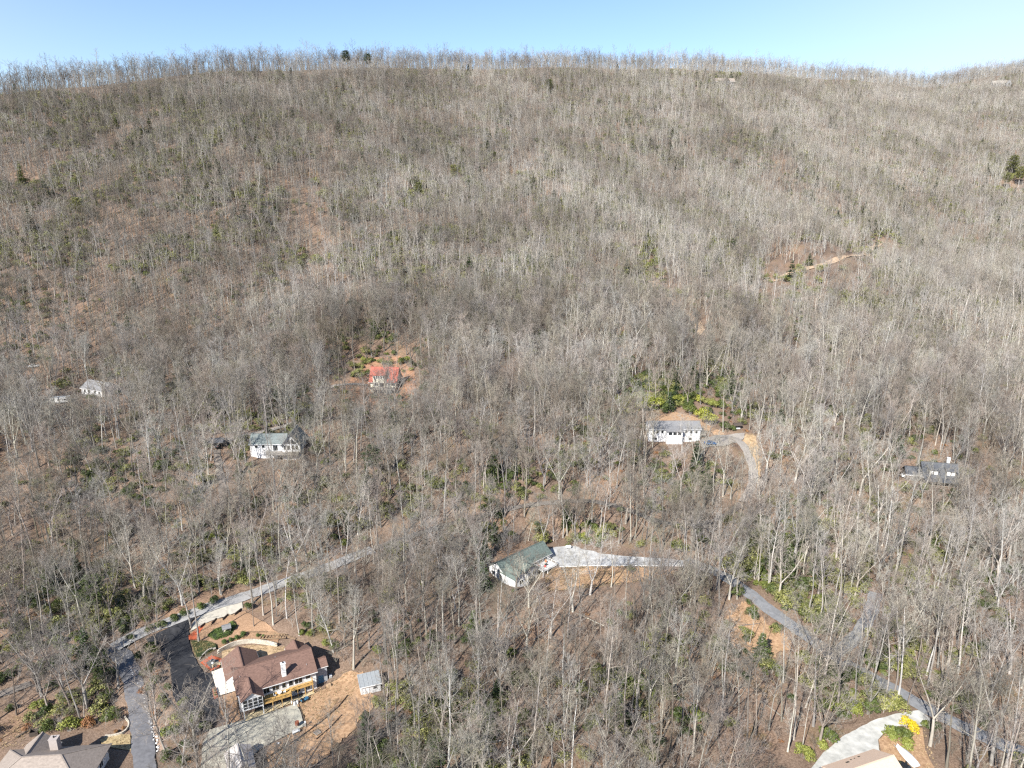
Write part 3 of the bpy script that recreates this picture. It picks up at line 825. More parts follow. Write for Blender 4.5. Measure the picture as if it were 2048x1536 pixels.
# kinds of bare tree: (height, trunk radius, clear, spread, n1..n4, twig radius, forks, lean)
NEAR_KINDS = [
    ('tall',   (25, 0.25, 0.52, 0.16, 13, 5, 4, 2, 0.017, 1, 0.015)),
    ('tall',   (27, 0.27, 0.58, 0.14, 13, 5, 4, 2, 0.017, 1, 0.02)),
    ('tall',   (23, 0.21, 0.45, 0.18, 14, 5, 4, 2, 0.017, 1, 0.03)),
    ('spread', (21, 0.29, 0.30, 0.26, 16, 5, 4, 3, 0.017, 3, 0.04)),
    ('spread', (19, 0.26, 0.26, 0.28, 15, 5, 4, 3, 0.017, 2, 0.05)),
    ('spread', (23, 0.31, 0.34, 0.25, 17, 5, 4, 3, 0.017, 3, 0.03)),
    ('slim',   (17, 0.12, 0.50, 0.15, 10, 4, 4, 2, 0.014, 1, 0.04)),
    ('slim',   (14, 0.10, 0.40, 0.18, 9, 4, 4, 2, 0.014, 1, 0.06)),
    ('bushy',  (20, 0.21, 0.20, 0.25, 22, 6, 5, 3, 0.016, 1, 0.02)),
    ('fork',   (24, 0.26, 0.38, 0.19, 15, 5, 4, 2, 0.017, 2, 0.03)),
    ('tall',   (24, 0.24, 0.60, 0.15, 12, 5, 4, 2, 0.017, 1, 0.03)),
    ('fork',   (22, 0.24, 0.28, 0.22, 16, 5, 4, 2, 0.017, 2, 0.05)),
    ('slim',   (19, 0.14, 0.60, 0.12, 9, 4, 4, 2, 0.014, 1, 0.05)),
]
near_protos, mass_protos = [], []
for i, (kd, (H_, r_, c_, s_, a_, b_, n3_, n4_, tr_, fk_, le_)) in enumerate(NEAR_KINDS):
    T_, C_ = make_bare(100 + i, H_, r_, c_, s_, a_, b_, n3_, n4_, tr_, fk_, le_)
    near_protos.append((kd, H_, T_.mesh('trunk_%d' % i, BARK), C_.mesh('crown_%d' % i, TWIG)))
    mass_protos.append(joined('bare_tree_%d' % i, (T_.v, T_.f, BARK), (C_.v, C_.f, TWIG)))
far_protos = []
for i, (H_, r_, c_, s_, a_, b_, n3_, n4_, tr_, fk_, le_) in enumerate([
        (23, 0.24, 0.50, 0.18, 11, 4, 4, 0, 0.028, 1, 0.02), (25, 0.25, 0.55, 0.16, 11, 4, 4, 0, 0.028, 1, 0.02),
        (20, 0.26, 0.36, 0.23, 12, 4, 4, 0, 0.028, 3, 0.04), (18, 0.22, 0.32, 0.25, 12, 4, 4, 0, 0.028, 2, 0.05),
        (15, 0.14, 0.45, 0.18, 8, 4, 4, 0, 0.027, 1, 0.04), (21, 0.22, 0.40, 0.21, 12, 4, 4, 0, 0.028, 1, 0.03), (19, 0.24, 0.40, 0.24, 12, 4, 4, 0, 0.028, 4, 0.04)]):
    T_, C_ = make_bare(300 + i, H_, r_, c_, s_, a_, b_, n3_, n4_, tr_, fk_, le_, sides=5)
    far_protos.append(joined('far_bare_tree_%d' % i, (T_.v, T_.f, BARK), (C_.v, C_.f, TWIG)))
brush_protos, far_brush = [], []
for i, (H_, s_, fk_) in enumerate([(6.5, 0.30, 4), (4.5, 0.36, 4), (8.5, 0.24, 3)]):
    T_, C_ = make_bare(400 + i, H_, 0.06, 0.12, s_, 9, 4, 4, 1, 0.014, fk_, 0.1, sides=4)
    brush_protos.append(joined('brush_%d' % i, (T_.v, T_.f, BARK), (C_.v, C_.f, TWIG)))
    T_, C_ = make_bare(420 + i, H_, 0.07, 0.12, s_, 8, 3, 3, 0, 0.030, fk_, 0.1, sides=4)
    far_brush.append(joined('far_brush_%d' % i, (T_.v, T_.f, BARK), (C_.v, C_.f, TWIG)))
shrub_protos, shrub_parts = [], []
for i, (r_, h_, n_, z_) in enumerate([(1.9, 2.2, 900, 0.16), (2.4, 3.0, 1100, 0.17), (1.4, 1.6, 700, 0.14), (2.0, 3.6, 1000, 0.17)]):
    (v_, f_), S_ = make_shrub(500 + i, r_, h_, n_, z_)
    shrub_parts.append((v_, f_, S_, r_))
    shrub_protos.append(joined('shrub_%d' % i, (v_, f_, LAUREL), (S_.v, S_.f, BARK)))
olive_protos = []
for i, (r_, h_, n_, z_) in enumerate([(2.2, 3.4, 620, 0.20), (2.8, 4.4, 760, 0.22), (1.8, 2.6, 480, 0.19)]):
    (v_, f_), S_ = make_shrub(540 + i, r_, h_, n_, z_, 9)
    olive_protos.append(joined('olive_shrub_%d' % i, (v_, f_, OLIVE), (S_.v, S_.f, BARK)))
conifer_protos, conifer_parts = [], []
for i, (H_, r_, w_, p_, n_, z_, cl_, dr_, pi_) in enumerate([(15, 3.2, 18, 8, 34, 0.42, 0.08, 0.2, False), (11, 2.8, 15, 8, 34, 0.40, 0.05, 0.15, False), (19, 3.6, 14, 7, 48, 0.44, 0.42, 0.1, True), (8, 2.3, 12, 8, 30, 0.36, 0.04, 0.1, False)]):
    (v_, f_), S_ = make_conifer(600 + i, H_, r_, w_, p_, n_, z_, cl_, dr_, pi_)
    conifer_parts.append((v_, f_, S_, H_))
    conifer_protos.append(joined('conifer_%d' % i, (v_, f_, NEEDLE), (S_.v, S_.f, BARK)))
(v_, f_), S_ = make_shrub(560, 1.2, 1.0, 160, 0.15, 5)
RUST_PROTO = joined('dry_brush', (v_, f_, RUST), (S_.v, S_.f, TWIG))

def scatter(name, label, cat, pts, rots, scl, which, meshes):
    """one object: a mass nobody could count, its members set on points by geometry nodes"""
    me = bpy.data.meshes.new(name)
    me.vertices.add(len(pts)); me.vertices.foreach_set('co', np.asarray(pts, np.float32).ravel())
    for nm, ty, arr in (('rot', 'FLOAT_VECTOR', rots), ('scl', 'FLOAT', scl), ('which', 'INT', which)):
        at = me.attributes.new(nm, ty, 'POINT')
        at.data.foreach_set('vector' if ty == 'FLOAT_VECTOR' else 'value', np.asarray(arr, np.int32 if ty == 'INT' else np.float32).ravel())
    o = link(bpy.data.objects.new(name, me)); tag(o, label, cat, kind='stuff')
    ng = bpy.data.node_groups.new(name + '_nodes', 'GeometryNodeTree')
    ng.interface.new_socket('Geometry', in_out='INPUT', socket_type='NodeSocketGeometry')
    ng.interface.new_socket('Geometry', in_out='OUTPUT', socket_type='NodeSocketGeometry')
    N, L = ng.nodes, ng.links
    gi, go = N.new('NodeGroupInput'), N.new('NodeGroupOutput')
    jn = N.new('GeometryNodeJoinGeometry')
    def named(nm, dt):
        n = N.new('GeometryNodeInputNamedAttribute'); n.data_type = dt; n.inputs['Name'].default_value = nm
        return n.outputs['Attribute']
    ro, sc, wh = named('rot', 'FLOAT_VECTOR'), named('scl', 'FLOAT'), named('which', 'INT')
    e2r = N.new('FunctionNodeEulerToRotation'); L.new(ro, e2r.inputs[0])
    for i, m in enumerate(meshes):
        src = bpy.data.objects.new(name + '_member', m)          # not linked to the scene: a source for the nodes only
        oi = N.new('GeometryNodeObjectInfo'); oi.inputs['Object'].default_value = src; oi.inputs['As Instance'].default_value = True
        cmp_ = N.new('FunctionNodeCompare'); cmp_.data_type = 'INT'; cmp_.operation = 'EQUAL'
        ints = [s for s in cmp_.inputs if s.type == 'INT']
        L.new(wh, ints[0]); ints[1].default_value = i
        io = N.new('GeometryNodeInstanceOnPoints')
        L.new(gi.outputs[0], io.inputs['Points']); L.new(cmp_.outputs[0], io.inputs['Selection'])
        L.new(oi.outputs['Geometry'], io.inputs['Instance']); L.new(e2r.outputs[0], io.inputs['Rotation']); L.new(sc, io.inputs['Scale'])
        L.new(io.outputs[0], jn.inputs[0])
    L.new(jn.outputs[0], go.inputs[0])
    md = o.modifiers.new('members', 'NODES'); md.node_group = ng
    return o

# ------------------------------------------------------------------ where woods may grow
def vnoise(x, y, s, seed):
    """smooth value noise 0..1"""
    xs, ys = x / s + seed * 17.3, y / s + seed * 9.1
    xi, yi = np.floor(xs).astype(int), np.floor(ys).astype(int)
    fx, fy = xs - xi, ys - yi
    fx = fx * fx * (3 - 2 * fx); fy = fy * fy * (3 - 2 * fy)
    def h(a, b):
        n = (a * 374761393 + b * 668265263 + seed * 1442695) & 0x7fffffff
        n = ((n ^ (n >> 13)) * 1274126177) & 0x7fffffff
        return ((n ^ (n >> 16)) & 0xffff) / 65535.0
    return (h(xi, yi) * (1 - fx) + h(xi + 1, yi) * fx) * (1 - fy) + (h(xi, yi + 1) * (1 - fx) + h(xi + 1, yi + 1) * fx) * fy

def blocked(x, y, margin=0.8):
    b = np.zeros(x.shape, bool)
    for poly in CLEARINGS: b |= in_poly(x, y, poly)
    for poly in BLOCK_SHEETS: b |= in_poly(x, y, poly)
    for (cx, cy_, r) in CLEAR_DISCS: b |= (x - cx) ** 2 + (y - cy_) ** 2 < r * r
    for pts, hw in ROADS:
        lo = pts.min(0) - hw - margin; hi = pts.max(0) + hw + margin
        sel = np.where((x > lo[0]) & (x < hi[0]) & (y > lo[1]) & (y < hi[1]))[0]
        if len(sel):
            d2 = ((x[sel, None] - pts[None, :, 0]) ** 2 + (y[sel, None] - pts[None, :, 1]) ** 2).min(1)
            b[sel] |= d2 < (hw + margin) ** 2
    return b

def scatter_points(spacing, x0, x1, y0, y1, amax=0.86):
    nx, ny = int((x1 - x0) / spacing), int((y1 - y0) / spacing)
    X, Y = np.meshgrid(np.arange(nx), np.arange(ny))
    X = x0 + (X.ravel() + rng.uniform(0, 1, X.size)) * spacing
    Y = y0 + (Y.ravel() + rng.uniform(0, 1, Y.size)) * spacing
    k = np.abs(X) < np.maximum(Y, 60) * amax + 12
    return X[k], Y[k]
# ------------------------------------------------------------------ the woods
def thin_factor(x, y):
    f = np.ones(x.shape)
    for poly, k in THIN: f = np.where(in_poly(x, y, poly), f * k, f)
    return f

# hand-placed trees: foot in the photograph, kind, height
HERO = [(33, 1429, 'tall', 19), (143, 1416, 'bushy', 27), (97, 1423, 'spread', 17), (87, 1268, 'tall', 25), (70, 1310, 'tall', 22), (170, 1300, 'spread', 20),
        (332, 1508, 'bushy', 23), (312, 1440, 'bushy', 20), (300, 1400, 'slim', 14), (395, 1536, 'spread', 17), (270, 1262, 'slim', 14),
        (886, 1492, 'spread', 24), (830, 1468, 'tall', 22), (1093, 1468, 'spread', 24), (1249, 1475, 'tall', 30), (1340, 1509, 'tall', 30),
        (1105, 1533, 'fork', 20), (1213, 1533, 'fork', 22), (1278, 1396, 'tall', 25), (1368, 1535, 'tall', 24), (1385, 1512, 'tall', 27), (1040, 1540, 'spread', 17),
        (960, 1560, 'bushy', 19), (800, 1560, 'spread', 17), (1160, 1420, 'spread', 20), (1208, 1330, 'tall', 24), (1000, 1420, 'slim', 17), (960, 1370, 'tall', 18),
        (1650, 1330, 'fork', 27), (1720, 1345, 'tall', 27), (1757, 1301, 'tall', 26), (1770, 1402, 'tall', 27), (1788, 1392, 'tall', 28), (1797, 1392, 'tall', 28),
        (1860, 1491, 'fork', 31), (1893, 1534, 'tall', 29), (1856, 1371, 'tall', 28), (2012, 1534, 'tall', 29), (1982, 1529, 'fork', 30), (1940, 1500, 'fork', 26),
        (1525, 1314, 'slim', 15), (1566, 1364, 'tall', 23), (1588, 1390, 'tall', 22), (1443, 1444, 'tall', 29), (1473, 1453, 'tall', 23), (1511, 1469, 'tall', 23),
        (1604, 1500, 'slim', 17), (1650, 1340, 'slim', 14), (527, 1230, 'tall', 24), (547, 1249, 'tall', 24), (574, 1236, 'tall', 23), (508, 1252, 'slim', 18), (599, 1271, 'tall', 21), (625, 1262, 'tall', 22),
        (735, 1522, 'spread', 17), (778, 1477, 'tall', 24), (770, 1400, 'tall', 22), (790, 1380, 'tall', 24), (410, 1100, 'spread', 22), (365, 1060, 'tall', 22), (1010, 1150, 'bushy', 17), (985, 1160, 'slim', 13),
        (1065, 1190, 'bushy', 15), (1160, 1196, 'slim', 20), (1230, 1190, 'slim', 17), (1300, 1160, 'tall', 24), (1335, 1150, 'tall', 24), (1370, 1140, 'tall', 26)]
hero = []
for (a, b, kd, hh) in HERO:
    q = sight(a, b); hero.append((q.x, q.y, kd, hh))
HX = np.array([h[0] for h in hero]); HY = np.array([h[1] for h in hero])

X, Y = scatter_points(4.1, -1050, 1350, 78, 1560)
keep = ~blocked(X, Y)
dens = 0.70 + 0.45 * vnoise(X, Y, 26, 3) + 0.25 * (vnoise(X, Y, 90, 4) - 0.5)
dens = dens * thin_factor(X, Y) * np.interp(Y, [150, 240, 330, 420], [0.54, 0.62, 0.76, 1.02])
keep &= rng.uniform(0, 1, X.size) < dens
X, Y = X[keep], Y[keep]
nearh = ((X[:, None] - HX[None]) ** 2 + (Y[:, None] - HY[None]) ** 2).min(1) < 3.2 ** 2 if len(hero) else np.zeros(X.shape, bool)
X, Y = X[~nearh], Y[~nearh]
ke = Y / 1.0
Z = ground(X, Y)
# nothing beyond the far side of the crest
def crest_far(x, y):
    a = np.clip(x / np.maximum(y, 90), -1.4, 1.4)
    k = np.interp(a, [-.9, -.55, -.35, 0, .3, .6, .9], [.74, .78, .92, 1.15, 1.26, 1.48, 1.55])
    return y / k
cf = crest_far(X, Y)
ok = (cf < 968) & (rng.uniform(0, 1, X.size) < np.where(cf > 936, 1.0, np.where(cf > 885, 0.72, 1.0))); X, Y, Z, cf = X[ok], Y[ok], Z[ok], cf[ok]
print('trees', len(X))
dist = np.sqrt(X ** 2 + Y ** 2 + (Z - CAM_H) ** 2)
kind_noise = vnoise(X, Y, 45, 8)
u = rng.uniform(0, 1, len(X))
KIDX = {'tall': [0, 1, 2, 10], 'spread': [3, 4, 5], 'slim': [6, 7, 12], 'bushy': [8], 'fork': [9, 11]}
def pick_kind(q, kn):
    if q < 0.30 + 0.22 * (kn - 0.5): return 'tall'
    if q < 0.58: return 'spread'
    if q < 0.78: return 'slim'
    if q < 0.90: return 'bushy'
    return 'fork'
kinds = [pick_kind(a, b) for a, b in zip(u, kind_noise)]
protoi = np.array([random.choice(KIDX[k]) for k in kinds])
scl = rng.uniform(0.72, 1.18, len(X)) 
# apparent size: the trees that show largest stand as things of their own
inview = (np.abs(X) < 0.70 * Y) & (Y > 104)
app = np.where(inview, np.array([NEAR_KINDS[i][1][0] for i in protoi]) * scl / dist, 0)
N_SINGLE = 300 - len(hero)
order = np.argsort(-app)
single = np.zeros(len(X), bool); single[order[:N_SINGLE]] = True

LOOK = {'tall': ('tall_tree', 'tall straight bare tree'), 'spread': ('spreading_tree', 'wide-crowned bare tree'),
        'slim': ('slender_tree', 'slender bare tree'), 'bushy': ('bushy_tree', 'densely twigged bare tree'), 'fork': ('forked_tree', 'forked bare tree')}
def _xy(px, py): q = sight(px, py); return (q.x, q.y)
MARKS = [((-55, 153), 'the brown-roofed house'), ((3, 203), 'the green-roofed house'), ((76, 128), 'the tan-roofed house'), ((-96, 129), 'the grey hip-roofed house'), ((-36, 156), 'the grey shed'),
         (_xy(540, 1174), 'the grey lane'), (_xy(1675, 1308), 'the road fork'), (_xy(1540, 1220), 'the bend of the lane'), (_xy(1250, 1122), 'the white gravel drive'),
         (_xy(205, 1362), 'the dense dark pine'), (_xy(142, 1462), 'the large yellow-green shrub'), (_xy(1814, 1458), 'the golden shrub'), (_xy(1705, 1428), 'the rhododendron bank'),
         (_xy(868, 1480), 'the dark thicket at bottom centre'), (_xy(735, 1532), 'the yellow-green shrub below the bare yard'), (_xy(195, 1245), 'the thin green pine'), (_xy(345, 1243), 'the roadside laurels'),
         (_xy(1490, 1362), 'the lone laurel in the open woods'), (_xy(1605, 1515), 'the round green bush'), (_xy(1605, 1232), 'the laurel thicket above the lane'), (_xy(1134, 1052), 'the broad holly'),
         (_xy(275, 1400), 'the neighbour drive'), (_xy(1960, 1470), 'the lane at the right edge'), (_xy(1720, 1250), 'the branch road'), ((-60, 130), 'the outbuilding'), (_xy(1160, 1165), 'the dry bank'), (_xy(603, 1008), 'the small bushy conifer'), ((8, 178), 'the open slope below the green-roofed house'), (_xy(1340, 1509), 'the bottom edge right of centre'), (_xy(1093, 1500), 'the bottom edge at centre'), (_xy(760, 1300), 'the woods behind the grey shed'), (_xy(1440, 1440), 'the bare ground left of the tan-roofed house')]
ORD = ['', 'second-', 'third-', 'fourth-', 'fifth-', 'sixth-', 'seventh-', 'eighth-', 'ninth-', 'tenth-', 'eleventh-', 'twelfth-', 'thirteenth-', 'fourteenth-', 'fifteenth-', 'sixteenth-', 'seventeenth-', 'eighteenth-', 'nineteenth-', 'twentieth-']
def place_key(x, y, kd):
    (mx, my), nm = min(MARKS, key=lambda m: (m[0][0] - x) ** 2 + (m[0][1] - y) ** 2)
    dx, dy = x - mx, y - my
    rel = ('right of' if dx > 0 else 'left of') if abs(dx) > abs(dy) else ('behind' if dy > 0 else 'in front of')
    return (LOOK[kd][1], rel, nm), math.hypot(dx, dy)
TREES, FALLEN = [], []
def single_tree(x, y, kd, pi_, s, rz, z=None):
    z = gz(x, y) if z is None else z
    t = thing(LOOK[kd][0], 'bare tree', 'tree', (x, y, z - 0.15), rz)
    t.scale = (s, s, s)
    link(bpy.data.objects.new('trunk', near_protos[pi_][2]), t)
    link(bpy.data.objects.new('crown', near_protos[pi_][3]), t)
    k, d = place_key(x, y, kd); TREES.append((k, d, t))
    return t
def label_trees():
    by = {}
    for k, d, t in TREES: by.setdefault(k, []).append((d, t))
    for (look, rel, nm), lst in by.items():
        lst.sort(key=lambda q: q[0])
        for i, (d, t) in enumerate(lst):
            t['label'] = ('%snearest %s %s %s' % (ORD[min(i, 19)], look, rel, nm)) if len(lst) > 1 else '%s %s %s' % (look, rel, nm)
            t['group'] = 'bare trees of the near woods'
for (x, y, kd, hh) in hero:
    pi_ = random.choice(KIDX[kd]); single_tree(x, y, kd, pi_, hh / near_protos[pi_][1], random.uniform(0, 6.28))
for i in np.where(single)[0]:
    single_tree(X[i], Y[i], kinds[i], int(protoi[i]), float(scl[i]), random.uniform(0, 6.28), float(Z[i]))

label_trees()
rest = ~single
mid = rest & (dist < 420); far = rest & (dist >= 420)
def rots(n): return np.column_stack([rng.normal(0, 0.025, n), rng.normal(0, 0.025, n), rng.uniform(0, 6.283, n)])
n = int(mid.sum())
scatter('bare_woods', 'bare grey winter woods around the houses and up to the foot of the slope', 'woods', np.column_stack([X, Y, Z - 0.15])[mid], rots(n), scl[mid], protoi[mid], mass_protos)
n = int(far.sum())
scatter('hillside_woods', 'bare grey-brown woods covering the mountainside up to the ridge', 'woods', np.column_stack([X, Y, Z - 0.15])[far], rots(n), scl[far] * rng.uniform(0.65, 1.02, n) * np.where(cf[far] > 936, 1.35, np.where(cf[far] > 885, 0.82, 1.0)), rng.integers(0, len(far_protos), n), far_protos)

# saplings and brush under the trees
X, Y = scatter_points(3.2, -330, 330, 90, 430)
ok = ~blocked(X, Y, 0.4) & (rng.uniform(0, 1, X.size) < 0.78 * np.minimum(thin_factor(X, Y), 1.0) * (0.35 + 1.1 * vnoise(X, Y, 18, 21)))
X, Y = X[ok], Y[ok]; n = len(X)
scatter('saplings', 'thin grey saplings and bare brush under the bare woods', 'saplings', np.column_stack([X, Y, ground(X, Y) - 0.1]), rots(n), rng.uniform(0.5, 1.15, n), rng.integers(0, 3, n), brush_protos)
X, Y = scatter_points(5.2, -900, 1200, 430, 1450)
ok = (crest_far(X, Y) < 930) & (rng.uniform(0, 1, X.size) < 0.75 * thin_factor(X, Y) * (0.3 + 1.2 * vnoise(X, Y, 40, 22)))
X, Y = X[ok], Y[ok]; n = len(X)
scatter('hillside_brush', 'bare brush and saplings filling the hillside woods', 'brush', np.column_stack([X, Y, ground(X, Y) - 0.1]), rots(n), rng.uniform(0.7, 1.5, n), rng.integers(0, 3, n), far_brush)

# fallen trunks on the forest floor
for k, (px, py, L_, a_) in enumerate([(1010, 1240, 9, .5), (1090, 1265, 8, .7), (960, 1225, 7, .2), (1180, 1240, 9, 2.6), (1480, 1395, 8, .9), (1545, 1420, 7, 2.2), (1330, 1440, 8, .4), (700, 1290, 8, .6), (430, 1160, 9, .35), (250, 1180, 8, .5), (640, 1240, 7, .3), (1120, 1440, 8, 2.5), (1010, 1480, 7, .3), (1350, 940, 9, .8), (1180, 790, 10, .6), (860, 830, 9, .4), (60, 1460, 6, .9), (1500, 1250, 6, .2)]):
    q = sight(px, py); g = np.random.default_rng(900 + k)
    d = np.array([math.cos(a_), math.sin(a_)]); S_ = Seg(); pts = []
    for j in range(7):
        x, y = q.x + d[0] * L_ * (j / 6 - .5) + g.normal(0, .05), q.y + d[1] * L_ * (j / 6 - .5) + g.normal(0, .05)
        pts.append(np.array([x - q.x, y - q.y, gz(x, y) - gz(q.x, q.y) + .18]))
    S_.path(pts, [.2 * (1 - .11 * j) for j in range(7)], 7)
    for j in range(5):
        b_ = pts[2 + j % 4]; S_.seg(b_, b_ + np.array([g.normal(0, .7), g.normal(0, .7), g.uniform(.2, 1.0)]), .05, 0, 4)
    (k_, d_) = place_key(q.x, q.y, 'tall')
    o = link(bpy.data.objects.new('fallen_log', S_.mesh('fallen_log', BARK))); o.location = (q.x, q.y, gz(q.x, q.y))
    tag(o, 'fallen bare trunk on the leaf litter', 'log', 'fallen trunks on the forest floor'); FALLEN.append((k_, d_, o))
by = {}
for k_, d_, o in FALLEN: by.setdefault(k_[1:], []).append((d_, o))
for (rel, nm), lst in by.items():
    for i, (d_, o) in enumerate(sorted(lst, key=lambda q: q[0])): o['label'] = '%sfallen grey trunk %s %s' % (ORD[i].replace('-', ' '), rel, nm)
# ------------------------------------------------------------------ buildings
def roof_mat(name, col, var=0.18, col2=None):
    return mat(name, col, 0.9, var, 1.6, col2=col2, stretch=(1.0, 1.0, 3.0), bump=0.25, spec=0.2)
SHINGLE_BROWN = roof_mat('brown_shingles', (0.175, 0.108, 0.086), 0.22)
SHINGLE_GREEN = roof_mat('green_shingles', (0.12, 0.15, 0.137), 0.35)
SHINGLE_GREY = roof_mat('grey_shingles', (0.20, 0.20, 0.205), 0.18)
SHINGLE_GREYGREEN = roof_mat('grey_green_shingles', (0.17, 0.195, 0.19), 0.18)
SHINGLE_DARK = roof_mat('dark_grey_shingles', (0.10, 0.105, 0.115), 0.2)
SHINGLE_RED = roof_mat('red_roof_panels', (0.40, 0.125, 0.09), 0.22)
SHINGLE_TAN = roof_mat('tan_shingles', (0.64, 0.48, 0.36), 0.08)
SHINGLE_TAUPE = roof_mat('weathered_taupe_shingles', (0.29, 0.245, 0.21), 0.18)
WHITE = mat('white_paint', (0.78, 0.78, 0.77), 0.6, 0.04, 1.5)
SIDING = mat('white_siding', (0.74, 0.74, 0.74), 0.65, 0.05, 2.0, stretch=(0.2, 0.2, 5.0))
SIDING_CREAM = mat('cream_siding', (0.70, 0.66, 0.54), 0.7, 0.05, 2.0, stretch=(0.2, 0.2, 5.0))
SIDING_GREY = mat('grey_siding', (0.34, 0.36, 0.39), 0.7, 0.08, 2.0, stretch=(0.2, 0.2, 5.0))
SIDING_DARK = mat('dark_brown_siding', (0.13, 0.115, 0.10), 0.8, 0.15, 2.0, stretch=(0.2, 0.2, 5.0))
BLOCK = mat('grey_block', (0.33, 0.35, 0.37), 0.9, 0.12, 3.0)
GLASS = mat('window_glass', (0.025, 0.03, 0.035), 0.08, 0.2, 1.0, spec=0.6)
DECKWOOD = mat('honey_deck_wood', (0.55, 0.34, 0.12), 0.75, 0.15, 3.0, stretch=(4, 0.4, 1))
GREYWOOD = mat('grey_weathered_wood', (0.30, 0.27, 0.235), 0.85, 0.2, 3.0)
DARKWOOD = mat('dark_timber', (0.075, 0.06, 0.05), 0.85, 0.25, 4.0)
TIMBER = mat('landscape_timber', (0.30, 0.21, 0.13), 0.85, 0.2, 4.0, objvar=0.2)
BRICK = mat('red_brick', (0.36, 0.13, 0.08), 0.85, 0.2, 8.0)
BLUEP = mat('blue_plastic', (0.06, 0.20, 0.34), 0.5, 0.1, 3.0)
REDP = mat('red_cushion', (0.55, 0.035, 0.03), 0.7, 0.1, 4.0)
ORANGEP = mat('orange_cushion', (0.55, 0.20, 0.07), 0.7, 0.1, 4.0)
BLACKM = mat('black_metal', (0.03, 0.03, 0.032), 0.5, 0.1, 4.0)
METAL = mat('galvanised_metal', (0.50, 0.52, 0.53), 0.45, 0.1, 2.0, metallic=0.3)
RUSTM = mat('rusted_steel', (0.26, 0.085, 0.045), 0.85, 0.25, 6.0)

def face_pt(facing, base, s, z, d):
    """point on a wall: s along it, z up, d outwards; base = wall plane coordinate"""
    if facing == 'f': return (s, base - d, z)
    if facing == 'b': return (s, base + d, z)
    if facing == 'l': return (base - d, s, z)
    return (base + d, s, z)
def wbox(mb, facing, base, s0, s1, z0, z1, d0, d1):
    a = face_pt(facing, base, s0, z0, d0); b = face_pt(facing, base, s1, z1, d1)
    return mb.box(min(a[0], b[0]), max(a[0], b[0]), min(a[1], b[1]), max(a[1], b[1]), z0, z1)
def window(root, facing, base, s, z, w, h, frame=None, muntin=0, t=0.10, name='window'):
    m = MB(); s0, s1, z0, z1 = s - w / 2, s + w / 2, z, z + h
    wbox(m, facing, base, s0 - t, s0, z0 - t, z1 + t, 0.0, 0.07); wbox(m, facing, base, s1, s1 + t, z0 - t, z1 + t, 0.0, 0.07)
    wbox(m, facing, base, s0, s1, z1, z1 + t, 0.0, 0.065); wbox(m, facing, base, s0, s1, z0 - t, z0, 0.0, 0.09)
    for k in range(muntin):
        q = s0 + (s1 - s0) * (k + 1) / (muntin + 1); wbox(m, facing, base, q - 0.03, q + 0.03, z0, z1, 0.0, 0.055)
    o = m.build(name, frame or WHITE, root)
    g = MB(); wbox(g, facing, base, s0, s1, z0, z1, 0.0, 0.025); g.build('pane', GLASS, o)
    return o
def door(root, facing, base, s, z, w=0.95, h=2.05, m=None):
    b = MB(); wbox(b, facing, base, s - w / 2, s + w / 2, z, z + h, 0.0, 0.06); o = b.build('door', m or WHITE, root)
    k = MB(); wbox(k, facing, base, s + w / 2 - 0.16, s + w / 2 - 0.08, z + 0.95, z + 1.05, 0.06, 0.12); k.build('handle', BLACKM, o)
    return o
def wall(root, x0, x1, y0, y1, z0, z1, m, name='wall'):
    return MB().box(x0, x1, y0, y1, z0, z1).build(name, m, root)
